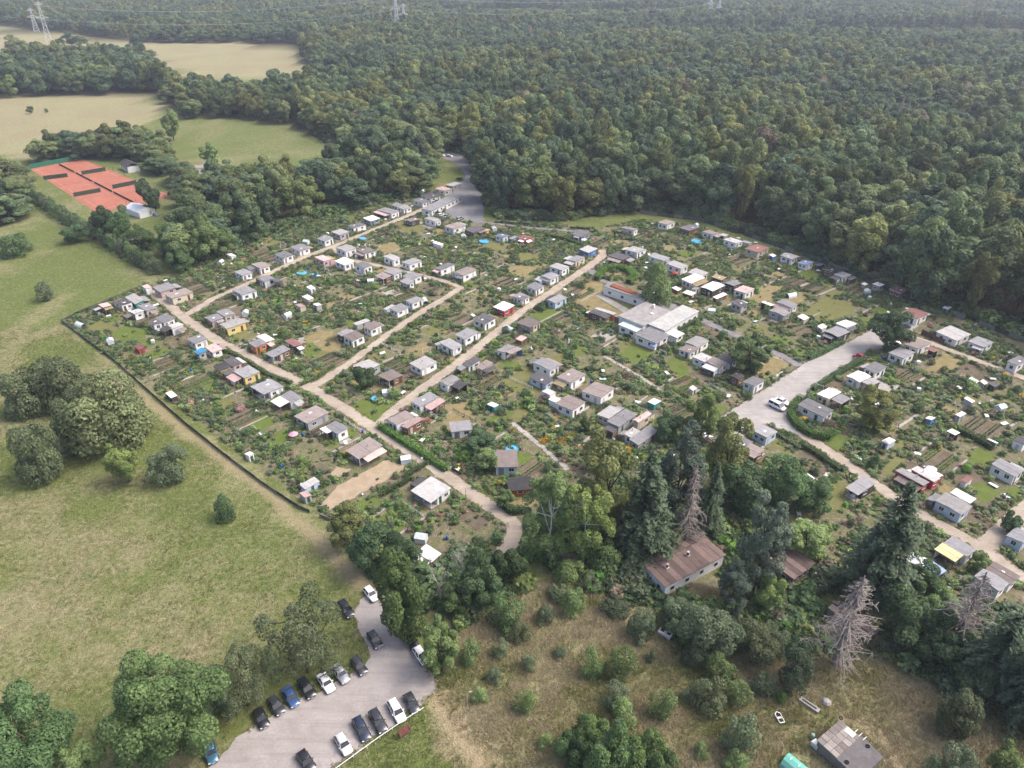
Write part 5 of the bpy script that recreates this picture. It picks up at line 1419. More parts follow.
MEADOWSIDE = ppoly([(62,322),(145,287),(183,317),(262,364),(372,427),(516,524),(500,560),(400,568),(330,519)])
used_lab = set()
for i in range(min(290, len(X))):
    kd = kinds[int(rng.choice(5, p=pr))]; h_ = float(rng.choice([1.15, 1.55, 2.1, 3.0], p=[.38, .33, .21, .08])); w_ = h_*float(rng.uniform(.95, 1.5))
    for hi_ in np.argsort((HX-X[i])**2+(HYY-Y[i])**2)[:6]:
        lb_ = ('small ' if h_ < 1.3 else 'tall ' if h_ > 2.8 else '')+f"{FEAT[kd]} shrub near {HL[int(hi_)]['short']}"
        if lb_ not in used_lab: break
    used_lab.add(lb_)
    o = link('garden_shrub', CR[kd][i % 3], None, (X[i], Y[i], 0), float(rng.uniform(0, 6.28)), label=lb_, category='shrub', group=f'{FEAT[kd]} garden shrubs '+region(X[i], Y[i])); o.scale = (w_, w_, h_)
# the rest and all low planting: stuff
X2 = rng.uniform(gb[0], gb[1], 130000); Y2 = rng.uniform(gb[2], gb[3], 130000)
cover = vnoise(X2, Y2, 4.5, 31)*.6+vnoise(X2, Y2, 11, 32)*.4
k = inpoly(X2, Y2, GARDENS) & clear_all(X2, Y2, .35) & seen(X2, Y2) & ((cover > .43) | (rng.random(130000) < .10)) & (~in_patch(X2, Y2) | (rng.random(130000) < .03))
X2, Y2 = X2[k], Y2[k]; X2, Y2 = X2[:34000], Y2[:34000]; h2 = rng.gamma(2.6, .17, len(X2))+.18; w2 = h2*rng.uniform(1., 1.8, len(X2))+.2
Xs, Ys = np.concatenate([X[290:], X2]), np.concatenate([Y[290:], Y2]); hs = np.concatenate([rng.uniform(1, 2, len(X[290:])), h2]); ws = np.concatenate([rng.uniform(1, 2.4, len(X[290:])), w2])
SMALL = []
for i, mt in enumerate(('broad', 'light', 'grey', 'bright', 'dark', 'yellow', 'brown', 'flower', 'bloom')):
    C, N, tint, LC, LR, g = crown_broad(900+i, 260, .2, lobes=7, lump=.7, base=-.4, gap=.1); C[:, 2] = np.maximum(C[:, 2], .02); SMALL.append(leafmesh('small_plant', [leaves(C, N, .12, tint, rg=g)], [LEAF[mt]]))
var = rng.choice(9, len(Xs), p=[.17, .30, .27, .07, .05, .06, .066, .006, .008])
scatter('garden_plants', Xs, Ys, np.stack([ws, ws, hs], 1), rng.uniform(0, 6.28, len(Xs)), var, SMALL, label='mixed low planting and flowers filling the allotment gardens', category='plants')
bx_ = [q[0] for q in BELT]; by_ = [q[1] for q in BELT]; X3 = rng.uniform(min(bx_), max(bx_), 9000); Y3 = rng.uniform(min(by_), max(by_), 9000)
k = inpoly(X3, Y3, BELT) & lane_clear(X3, Y3, .8) & hut_clear(X3, Y3, .6) & (vnoise(X3, Y3, 7, 51) > .34)
for (x_, y_, a_, b_) in ((683,545,15,6),(790,555,8,6),(852,610,8,6)): k &= np.hypot(X3-P(x_,y_).x, Y3-P(x_,y_).y) > b_
for T_ in SHEDLIKE: k &= np.hypot(X3-T_[0], Y3-T_[1]) > T_[2]
X3, Y3 = X3[k][:4200], Y3[k][:4200]; h3 = rng.gamma(3., .36, len(X3))+.3
for fp in FOREST[:2]:
    fx_ = [q[0] for q in fp]; fy_ = [q[1] for q in fp]; a_ = rng.uniform(max(min(fx_), -160), min(max(fx_), 400), 80000); b_ = rng.uniform(min(fy_), 505, 80000); D_ = segdist(a_, b_, list(fp)+[fp[0]])
    q_ = inpoly(a_, b_, fp) & (D_ < 7) & lane_clear(a_, b_, 1.5) & seen(a_, b_) & ~inpoly(a_, b_, TC); a_, b_ = a_[q_][:1700], b_[q_][:1700]; X3 = np.concatenate([X3, a_]); Y3 = np.concatenate([Y3, b_]); h3 = np.concatenate([h3, rng.uniform(1.2, 4.2, len(a_))])
scatter('undergrowth', X3, Y3, np.stack([h3*1.5, h3*1.5, h3], 1), rng.uniform(0, 6.28, len(X3)), rng.choice(7, len(X3), p=[.3, .18, .2, .03, .22, .03, .04]), SMALL, label='tangled undergrowth below the tree belt and along the wood edge', category='undergrowth')
# marigold rows
for (x0, y0, x1, y1, lb) in ((541,444,549,439,'short yellow flower bed beside the garden path'),(558,444,575,435,'long yellow flower bed in the central gardens')):
    a, b = P(x0, y0), P(x1, y1); g = np.random.default_rng(int(x0)); n = 500; t_ = g.random(n); C = np.stack([a.x+(b.x-a.x)*t_+g.normal(0, .4, n), a.y+(b.y-a.y)*t_+g.normal(0, .4, n), g.uniform(.1, .9, n)], 1)
    me = leafmesh('flower_bed', [leaves(C-np.array(a), g.normal(size=(n, 3))+np.array([0, 0, 1]), .16, g.random(n), rg=g)], [LEAF['flower']]); link('flower_bed', me, None, a, label=lb, category='flower bed')
# ---------------------------------------------------------------- grass tufts
def tuft(seed, n, h, w_, mat, bl=.022):
    g = random.Random(seed); mb = MB()
    for i in range(n):
        a = g.uniform(0, 6.28); r = g.uniform(0, w_); x, y = r*math.cos(a), r*math.sin(a); b = g.uniform(0, 6.28); hh = h*g.uniform(.5, 1.1); l = g.uniform(.15, .7)*hh; dx, dy = math.cos(b)*bl, math.sin(b)*bl; c_, s_ = math.cos(a)*l, math.sin(a)*l
        mb.add([(x-dx, y-dy, 0), (x+dx, y+dy, 0), (x+c_*.5+dx*.7, y+s_*.5+dy*.7, hh*.7), (x+c_*.5-dx*.7, y+s_*.5-dy*.7, hh*.7), (x+c_, y+s_, hh*.92)], [(0, 1, 2, 3), (3, 2, 4)])
    return mb.mesh('tuft', [mat])
def tuftmat(name, a, b):
    t = NT(name); r = t.rnd(); n = t.noise(.25, 3, .6)
    cc = t.mix(t.math('ADD', t.math('MULTIPLY', r, .6), t.math('MULTIPLY', n, .4)), a, b); return t.done(cc, .9, .05)
TG = tuftmat('grass_green', (.10, .13, .04, 1), (.24, .26, .10, 1)); TS = tuftmat('grass_straw', (.28, .232, .135, 1), (.53, .46, .305, 1)); TO = tuftmat('grass_olive', (.19, .17, .07, 1), (.36, .31, .15, 1))
SRC = [tuft(1, 16, .55, .28, TG), tuft(2, 16, .7, .3, TS), tuft(3, 16, .6, .3, TO)]
def dry_at(X, Y):
    ix = np.clip(np.searchsorted(gx, X), 0, nx-1); iy = np.clip(np.searchsorted(gy, Y), 0, ny-1); return dry[iy, ix], worn[iy, ix]
def grass(name, poly, n, hs, lab, bias=0.0, clear=True):
    xs = [p[0] for p in poly]; ys = [p[1] for p in poly]; X = rng.uniform(min(xs), max(xs), n); Y = rng.uniform(min(ys), max(ys), n); k = inpoly(X, Y, poly) & ~inpoly(X, Y, CARPARK)
    X, Y = X[k], Y[k]; D, Wn = dry_at(X, Y); k = (rng.random(len(X)) > Wn*1.2) & (vnoise(X+vnoise(X, Y, 1.7, 44)*3, Y+vnoise(X, Y, 1.9, 45)*3, 3.5, 41) > .10); X, Y, D = X[k], Y[k], D[k]
    f = np.clip(D+rng.normal(0, .18, len(X))+(vnoise(X, Y, 2.2, 42)-.5)*.5+bias, 0, 1); var = np.where(f < .38, 0, np.where(f < .62, 2, 1)); s = rng.uniform(hs[0], hs[1], len(X))*(.6+.8*vnoise(X, Y, 2.5, 43))
    scatter(name, X, Y, np.stack([s*1.35, s*1.35, s], 1), rng.uniform(0, 6.28, len(X)), var, SRC, label=lab, category='grass'); print(name, len(X))
grass('dry_grass', ROUGH, 66000, (.45, .95), 'tall straw-coloured dry grass on the rough foreground slope')
MEADOW = ppoly([(-40,330),(62,328),(160,415),(256,490),(330,552),(360,592),(352,615),(366,655),(350,672),(255,725),(190,790),(-60,800)])
grass('meadow_grass', MEADOW, 84000, (.25, .55), 'mottled green and straw meadow grass left of the gardens')
grass('verge_grass', ppoly([(440,692),(425,703),(330,775),(300,800),(470,800),(462,735)]), 6000, (.25, .5), 'short grass verge below the car park fence', -.35)

# grass creeping over the lane and car park edges
ex, ey = [], []
for w_, l in ALL_LANES+[(0, list(CARPARK)+[CARPARK[0]]), (0, list(SQUARE)+[SQUARE[0]])]:
    for (x1, y1), (x2, y2) in zip(l[:-1], l[1:]):
        L = math.hypot(x2-x1, y2-y1); n = int(L*9); t_ = rng.random(n); sg = rng.choice([-1, 1], n); o_ = sg*(w_/2+rng.normal(.02, .24, n)); ex.append(x1+(x2-x1)*t_-(y2-y1)/L*o_); ey.append(y1+(y2-y1)*t_+(x2-x1)/L*o_)
ex, ey = np.concatenate(ex), np.concatenate(ey); deep_ = np.zeros(len(ex), bool)
for w_, l in ALL_LANES: deep_ |= segdist(ex, ey, l) < w_/2-.55
k = ~deep_ & hut_clear(ex, ey, .1) & (vnoise(ex, ey, 2.4, 71) > .4); ex, ey = ex[k], ey[k]; es = rng.uniform(.25, .6, len(ex))
scatter('edge_grass', ex, ey, np.stack([es*1.5, es*1.5, es], 1), rng.uniform(0, 6.28, len(ex)), rng.choice(3, len(ex), p=[.5, .15, .35]), SRC, Z=np.full(len(ex), .05), label='ragged grass along the lane and car park edges', category='grass'); print('edge', len(ex))
# ---------------------------------------------------------------- boundary fence of the gardens
FM_ = paint('fence_panel', (.10, .115, .10, 1), .85, .4, .4); PM_ = plain('fence_post', (.20, .19, .18, 1))
def fence(pts, ht, label, seg=3.0, mats=(FM_,), skip=0.0):
    l = [Vector(p) for p in ppoly(pts)]; o = thing('fence', label, 'fence', (l[0].x, l[0].y, 0)); b0 = Vector((l[0].x, l[0].y)); rg = random.Random(int(ht*100)+len(pts))
    for a, b in zip(l[:-1], l[1:]):
        n = max(1, int((b-a).length/seg)); d = (b-a).normalized(); nn = Vector((-d.y, d.x))*.03
        for i in range(n):
            p, q = a.lerp(b, i/n)-b0, a.lerp(b, (i+1)/n)-b0; MB().box(p.x-.05, p.x+.05, p.y-.05, p.y+.05, 0, ht+.12).build('post', PM_, o)
            if rg.random() < skip: continue
            p, q = p+d*.06, q-d*.06; h_ = ht*rg.uniform(.85, 1.05)
            MB().hexa([(v.x, v.y, .06) for v in (p-nn, q-nn, q+nn, p+nn)], [(v.x, v.y, h_) for v in (p-nn, q-nn, q+nn, p+nn)]).build('panel', rg.choice(mats), o)
    return o
MIXF = (FM_, FM_, paint('fence_grey', (.24, .23, .22, 1), .85, .4, .3), paint('fence_green', (.05, .10, .06, 1), .85, .3, .3))
fence([(62,322),(88,342),(115,362),(150,393),(185,424),(220,452),(262,484),(300,509),(330,521)], 1.0, 'dark patched fence between the gardens and the meadow', 2.6, MIXF, .03)
fence([(62,322),(90,309),(118,298),(140,288)], 1.1, 'low dark fence along the far meadow edge', 3, (FM_,))
fence([(640,214),(700,221),(760,241),(820,262),(880,288),(950,315),(1024,342)], 1.8, 'grey fence between the forest and the hut row', 4, (MIXF[2], FM_), .25)
fence([(486,222),(530,226),(590,230)], 1.2, 'dark low fence below the forest beside the upper lot', 3, (FM_,), .2)
RED = paint('red_brown_wall', (.16, .085, .075, 1)); fence([(921,334),(933,340),(944,344)], 1.8, 'red-brown wooden wall beside the forest lane', 2.2, (RED,))
fence([(772,381),(778,377),(782,375)], 1.3, 'short white fence beside the gravel square verge', 1.6, (FRAME,))
# short post-and-wire and board fences between plots
nf = 0
for a, b in FENCES:
    mid = ((a[0]+b[0])/2, (a[1]+b[1])/2)
    if not clear_all([a[0], b[0], mid[0]], [a[1], b[1], mid[1]], .5).all() or nf > 150: continue
    h = nearest_hut(*mid)
    if h.get('fenced'): continue
    h['fenced'] = 1; nf += 1; L = math.hypot(b[0]-a[0], b[1]-a[1]); o = thing('plot_fence', f"low plot fence near {h['short']}", 'fence', (a[0], a[1], 0), math.atan2(b[1]-a[1], b[0]-a[0]), 'low plot fences')
    n = max(2, int(L/2)); m_ = (WOODM, FRAME, MIXF[2], FM_)[nf % 4]
    for i in range(n+1): MB().box(L*i/n-.05, L*i/n+.05, -.05, .05, 0, 1.05).build('post', m_, o)
    for z0 in (.35, .75): MB().box(0, L, -.02, .02, z0, z0+.1).build('rail', m_, o)
# ---------------------------------------------------------------- garden things
PLB = plain('blue_plastic', (.03, .12, .42, 1), .4, .4); PLG = plain('green_plastic', (.03, .14, .08, 1), .5, .3); PLW = plain('white_plastic', (.78, .78, .77, 1), .4, .4); PLD = plain('dark_plastic', (.03, .03, .035, 1), .5, .3)
FOIL = plain('greenhouse_foil', (.62, .68, .68, 1), .35, .5); WATER = plain('pool_water', (.10, .42, .60, 1), .1, .5); POOLW = plain('pool_wall', (.08, .28, .55, 1), .4, .4); CLOTHR = paint('red_cloth', (.5, .06, .05, 1)); CLOTHP = paint('pink_cloth', (.66, .36, .44, 1)); CLOTHB = paint('blue_cloth', (.32, .42, .66, 1)); METW = plain('galvanised', (.45, .46, .47, 1), .4, .5, .5)
def m_barrel(o, m=PLB): MB().lathe([(.0, 0), (.27, 0), (.32, .2), (.33, .5), (.30, .86), (.26, .9)], 12).build('barrel', m, o, True); MB().lathe([(.27, .9), (.27, .95), (0, .97)], 12).build('lid', m, o, True)
def m_table(o, m=PLW):
    MB().box(-.75, .75, -.45, .45, .70, .75).build('table_top', m, o)
    for x in (-.65, .65):
        for y in (-.36, .36): MB().tube((x, y, 0), (x*.95, y*.95, .70), .035, n=5).build('leg', m, o)
def m_chair(o, m=PLW):
    MB().box(-.25, .25, -.25, .25, .42, .46).build('seat', m, o); MB().hexa([(-.25, .22, .46), (.25, .22, .46), (.25, .26, .46), (-.25, .26, .46)], [(-.25, .34, .95), (.25, .34, .95), (.25, .38, .95), (-.25, .38, .95)]).build('backrest', m, o)
    for x in (-.21, .21):
        for y in (-.21, .21): MB().tube((x, y, 0), (x, y, .42), .025, n=4).build('leg', m, o)
def m_compost(o, m=WOODM):
    for z0 in (.05, .25, .45, .65):
        for y in (-.6, .56): MB().box(-.6, .6, y, y+.04, z0, z0+.13).build('slat', m, o)
        for x in (-.6, .56): MB().box(x, x+.04, -.56, .56, z0, z0+.13).build('slat', m, o)
    MB().hexa([(-.55,-.55,.05),(.55,-.55,.05),(.55,.55,.05),(-.55,.55,.05)], [(-.3,-.3,.62),(.35,-.3,.55),(.3,.3,.6),(-.3,.3,.66)]).build('compost', PATCH['soil'], o)
def m_house(o, m=FOIL):
    MB().box(-1.2, 1.2, -.9, .9, 0, 1.4).build('glazing', m, o)
    for s_ in (-1, 1):
        p = [(-1.25, s_*1.0, 1.38), (1.25, s_*1.0, 1.38), (1.25, 0, 2.0), (-1.25, 0, 2.0)]; p = p if s_ < 0 else [p[1], p[0], p[3], p[2]]; MB().hexa(p, [(x, y, z_+.04) for x, y, z_ in p]).build('roof_pane', m, o)
    for x in (-1.22, -.4, .4, 1.16): MB().box(x, x+.06, -.96, -.9, 0, 1.42).build('frame_bar', FRAME, o)
    MB().add([(-1.2,-.9,1.4),(-1.2,.9,1.4),(-1.2,0,1.95),(1.2,-.9,1.4),(1.2,.9,1.4),(1.2,0,1.95)], [(0,2,1),(3,4,5)]).build('gable', m, o)
def m_frame(o, m=FOIL):
    MB().box(-1., 1., -.5, .5, 0, .3).build('box', WOODM, o); MB().hexa([(-1.03,-.53,.3),(1.03,-.53,.3),(1.03,.53,.42),(-1.03,.53,.42)], [(-1.03,-.53,.35),(1.03,-.53,.35),(1.03,.53,.47),(-1.03,.53,.47)]).build('lid', m, o)
def m_tank(o):
    MB().box(-.48, .48, -.58, .58, .16, 1.12).build('tank', PLW, o); MB().box(-.5, .5, -.6, .6, 0, .14).build('pallet', WOODM, o)
    for z0 in (.3, .65, 1.0): MB().box(-.52, .52, -.62, .62, z0, z0+.03).build('cage_bar', METW, o)
def m_parasol(o, m=PLW):
    MB().tube((0, 0, 0), (0, 0, 2.2), .03, n=6).build('pole', METW, o); MB().lathe([(1.25, 1.85), (.6, 2.12), (.03, 2.3)], 8).build('canopy', m, o); MB().lathe([(0, 0), (.3, 0), (.3, .08), (0, .1)], 10).build('base', PLD, o)
def m_pile(o):
    rg = random.Random(o.name); 
    for i in range(7): x, y = rg.uniform(-.6, .6), rg.uniform(-.4, .4); MB().box(-1., 1., -.08, .08, 0, .06, 0, Matrix.Translation((x*.3, y, .06*i))@Matrix.Rotation(rg.uniform(-.25, .25), 4, 'Z')).build('plank', WOODM, o)
def m_arch(o):
    mb = MB()
    for i in range(8):
        a0, a1 = math.pi*i/8, math.pi*(i+1)/8; p = [(-1.8, math.cos(a)*1.1, math.sin(a)*1.5) for a in (a0, a1)]; q = [(1.8, y, z_) for _, y, z_ in p]; mb.add([p[0], q[0], q[1], p[1]], [(0, 1, 2, 3)])
    mb.build('foil', FOIL, o)
    for x in (-1.8, 0, 1.8):
        h_ = MB()
        for i in range(8): a0, a1 = math.pi*i/8, math.pi*(i+1)/8; h_.tube((x, math.cos(a0)*1.12, math.sin(a0)*1.52), (x, math.cos(a1)*1.12, math.sin(a1)*1.52), .03, n=4)
        h_.build('hoop', FRAME, o)
def m_pool(o, r=1.5): MB().lathe([(r-.05, 0), (r, 0), (r, .7), (r-.12, .7), (r-.12, .55)], 20).build('wall', POOLW, o, True); MB().lathe([(r-.12, .56), (0, .56)], 20).build('water', WATER, o)
def m_gaz(o, m=CLOTHB):
    MB().add([(-1.6,-1.6,2.1),(1.6,-1.6,2.1),(1.6,1.6,2.1),(-1.6,1.6,2.1),(0,0,3.1)], [(0,1,4),(1,2,4),(2,3,4),(3,0,4)]).build('canopy', m, o)
    for s_ in (-1, 1):
        MB().box(-1.6, 1.6, s_*1.6-.02, s_*1.6+.02, 1.9, 2.1).build('valance', m, o); MB().box(s_*1.6-.02, s_*1.6+.02, -1.58, 1.58, 1.9, 2.1).build('valance', m, o)
    for x in (-1.5, 1.5):
        for y in (-1.5, 1.5): MB().tube((x, y, 0), (x, y, 2.1), .035, n=5).build('pole', FRAME, o)
def m_swing(o):
    for x in (-1.2, 1.2):
        for y in (-.7, .7): MB().tube((x, y, 0), (x, 0, 2.1), .05, n=5).build('leg', FRAME, o)
    MB().tube((-1.2, 0, 2.1), (1.2, 0, 2.1), .05, n=5).build('beam', FRAME, o); MB().box(-.6, .6, -.2, .2, .5, .56).build('seat', PLG, o)
    for x in (-.55, .55): MB().tube((x, 0, .56), (x, 0, 2.1), .02, n=4).build('rope', METW, o)
def m_trash(o): MB().hexa([(-.25,-.3,0),(.25,-.3,0),(.25,.3,0),(-.25,.3,0)], [(-.3,-.36,1.0),(.3,-.36,1.0),(.3,.36,1.0),(-.3,.36,1.0)]).build('bin_body', PLD, o); MB().hexa([(-.31,-.38,1.0),(.31,-.38,1.0),(.31,.38,1.0),(-.31,.38,1.0)], [(-.29,-.36,1.06),(.29,-.36,1.06),(.29,.36,1.12),(-.29,.36,1.12)]).build('lid', PLD, o)
KIND = {'rain_barrel': (m_barrel, 'blue rain barrel', 'barrel'), 'garden_table': (m_table, 'white garden table', 'table'), 'garden_chair': (m_chair, 'white plastic chair', 'chair'), 'compost_bin': (m_compost, 'slatted compost bin', 'compost bin'), 'greenhouse': (m_house, 'small pale greenhouse', 'greenhouse'), 'cold_frame': (m_frame, 'glazed cold frame', 'cold frame'), 'water_tank': (m_tank, 'white caged water tank', 'tank'), 'parasol': (m_parasol, 'white parasol', 'parasol'), 'plank_pile': (m_pile, 'pile of old planks', 'planks'), 'foil_tunnel': (m_arch, 'white foil tunnel', 'foil tunnel'), 'garden_swing': (m_swing, 'white garden swing', 'swing'), 'rubbish_bin': (m_trash, 'dark rubbish bin', 'bin')}
PROTO = {}; used = set()
def put(kind, x, y, rz, label, fn=None, cat=None, **k):
    key = (kind, fn)
    if key not in PROTO:
        o = thing(kind, label, cat or KIND[kind][2], (x, y, 0), rz); (fn or KIND[kind][0])(o); PROTO[key] = o
    else: o = copy_tree(PROTO[key]); o.location = (x, y, 0); o.rotation_euler.z = rz
    o['label'] = label; o['group'] = kind.replace('_', ' ')+' pieces in the gardens'; return o
X = rng.uniform(gb[0], gb[1], 9000); Y = rng.uniform(gb[2], gb[3], 9000); k = inpoly(X, Y, GARDENS) & clear_all(X, Y, 1.2) & seen(X, Y, -6) & ~in_patch(X, Y); X, Y = X[k], Y[k]; n = 0
names = list(KIND); wts = [.14, .17, .18, .12, .04, .13, .06, .004, .12, .008, .012, .05]
rg = random.Random(3); placed = []
for x, y in zip(X, Y):
    if n >= 330: break
    h = nearest_hut(x, y); dd = math.hypot(h['c'].x-x, h['c'].y-y)
    if dd > 13 or any((x-a)**2+(y-b)**2 < 6 for a, b in placed): continue
    kd = rg.choices(names, wts)[0]
    if (kd, h['k']) in used: continue
    used.add((kd, h['k'])); placed.append((x, y)); n += 1
    put(kd, x, y, rg.uniform(0, 6.28), f"{KIND[kd][1]} near {h['short']}")
print('garden things', n)
def lab_thing(name, label, cat, px, py, fn, rz=0.0):
    o = thing(name, label, cat, P(px, py), rz); fn(o); return o
for px, py, r, lb in ((302,274,2.0,'blue paddling pool left of a pair near the pink hut'),(315,276.5,2.0,'blue paddling pool right of a pair near the pink hut'),(362,239.5,1.8,'blue pool beside the north lane end'),(697,242.5,2.6,'bright blue covered pool at the forest edge'),(484,242.5,2.2,'blue pool below the dark roofed hut'),(512,450.5,1.6,'blue round pool behind the grey roofed hut'),(376,400,1.3,'pale blue paddling pool on the corner lawn')):
    lab_thing('pool', lb, 'pool', px, py, lambda o: m_pool(o, r))
lab_thing('gazebo', 'pale blue pavilion tent beside the yellow canopied hut', 'gazebo', 931, 576, m_gaz, R(30))
lab_thing('gazebo', 'small white gazebo panel beside the blue pavilion', 'gazebo', 914, 567, lambda o: m_gaz(o, WC), R(50))
lab_thing('parasol', 'pink parasol on the lawn in the meadow fence row', 'parasol', 294.5, 440, lambda o: m_parasol(o, CLOTHP))
lab_thing('parasol', 'red parasol beside the white roof behind the clubhouse', 'parasol', 674.5, 277, lambda o: m_parasol(o, CLOTHR))
lab_thing('parasol', 'blue and white parasol at the clubhouse front', 'parasol', 653, 350, lambda o: m_parasol(o, CLOTHB))
lab_thing('garden_umbrella', 'closed white umbrella in the bare central plot', 'parasol', 568.5, 344, lambda o: (MB().lathe([(.3,.3),(.22,1.6),(.05,2.3)], 8).build('cloth', WC, o), MB().tube((0,0,0),(0,0,2.4),.03,n=6).build('pole', METW, o)))
lab_thing('foil_tunnel', 'large white foil tunnel in the left garden corner', 'foil tunnel', 81, 327, m_arch, R(-30))
lab_thing('foil_tunnel', 'teal play dome near the forest edge gardens', 'foil tunnel', 791, 297, m_arch, R(20))
# things on the rough ground
def m_tub(o): 
    b = [(-1.0,-.45),(.7,-.5),(1.1,0),(.7,.5),(-1.0,.45)]; mb = MB(); n_ = 5; vs = [(x*.8, y*.8, 0) for x, y in b]+[(x, y, .5) for x, y in b]+[(x*.86, y*.8, .5) for x, y in b]+[(x*.7, y*.65, .12) for x, y in b]
    mb.add(vs, [(i, (i+1) % 5, 5+(i+1) % 5, 5+i) for i in range(5)]+[(5+i, 5+(i+1) % 5, 10+(i+1) % 5, 10+i) for i in range(5)]+[tuple(range(4, -1, -1))]); mb.build('hull', PLW, o)
    MB().add([vs[10+i] for i in range(5)]+[vs[15+i] for i in range(5)], [(i, (i+1) % 5, 5+(i+1) % 5, 5+i) for i in range(5)]+[(5,6,7,8,9)]).build('inside', PLD, o); MB().box(-.15, .15, -.42, .42, .34, .4).build('thwart', PLW, o)
lab_thing('dinghy', 'small white dinghy lying in the dry grass', 'boat', 779, 719, m_tub, R(100))
def m_twin(o): 
    for i in range(2):
        MB().box(-1.25+1.28*i, -.03+1.28*i, -.65, .65, 0, .75).build('tub', PLW, o); MB().box(-1.0+1.28*i, -.28+1.28*i, -.2, .35, .75, .77).build('opening', PLD, o)
lab_thing('water_trough', 'white twin plastic trough in the grass before the grey bush', 'trough', 665, 635, m_twin, R(-38))
lab_thing('concrete_trough', 'long grey concrete trough beside the patched hut path', 'trough', 809, 706, lambda o: (MB().box(-1.7,1.7,-.45,.45,0,.5).build('trough', GREYG, o), MB().box(-1.3,1.2,-.2,.2,.5,.52).build('hollow', PLD, o)), R(-46))
lab_thing('boulder', 'grey boulder beside the concrete trough', 'boulder', 826, 703, lambda o: MB().lathe([(0,0),(.7,.05),(.85,.35),(.55,.7),(0,.8)], 7).build('stone', GREYG, o))
lab_thing('water_tank', 'blue-white water tank at the corner of the patched hut', 'tank', 815, 747, m_tank, R(30)); lab_thing('rain_barrel', 'pale green barrel behind the patched hut tank', 'barrel', 812, 738, lambda o: m_barrel(o, plain('pale_green', (.30, .48, .40, 1))))
def m_tarp(o):
    mb = MB()
    for i in range(6): a0, a1 = math.pi*i/6, math.pi*(i+1)/6; mb.add([(-2.2, math.cos(a0)*1.5, math.sin(a0)*1.7), (2.2, math.cos(a0)*1.5, math.sin(a0)*1.7), (2.2, math.cos(a1)*1.5, math.sin(a1)*1.7), (-2.2, math.cos(a1)*1.5, math.sin(a1)*1.7)], [(0,1,2,3)])
    for x in (-2.2, 2.2): mb.add([(x, 0, 0)]+[(x, math.cos(math.pi*i/6)*1.5, math.sin(math.pi*i/6)*1.7) for i in range(7)], [tuple(range(8))])
    mb.build('sheet', paint('green_tarp', (.16, .46, .38, 1), .6, .2), o)
    for x in (-1.4, 0, 1.4): MB().box(x-.04, x+.04, -.3, .3, 1.66, 1.74).build('strap', PLW, o)
lab_thing('tarp_tent', 'mint green tarpaulin shelter at the bottom edge', 'tarpaulin', 797, 772, m_tarp, R(-50))
lab_thing('satellite_stand', 'grey water butt beside the white barrack wall', 'barrel', 652, 602, lambda o: m_barrel(o, METW))
lab_thing('junk_wreck', 'blue and white scrap heap between the two barrack roofs', 'scrap', 822, 578, lambda o: (MB().hexa([(-2,-1,0),(2,-1,0),(2,1,0),(-2,1,0)], [(-1.5,-.8,1.2),(1.2,-.7,1.5),(1.4,.6,1.1),(-1.6,.7,1.4)]).build('sheet_metal', METW, o), MB().box(-1,.2,-.5,.3,1.3,1.6).build('blue_panel', PLB, o), MB().box(.3,1.4,-.2,.6,1.3,1.55).build('white_panel', PLW, o)), R(20))
lab_thing('timber_beam', 'long pale beams lying below the dead spruce', 'timber', 806, 662, lambda o: [MB().box(-2.2,2.2,-.12+.5*i,.06+.5*i,0,.18).build('beam', PALEW, o) for i in range(2)], R(25))
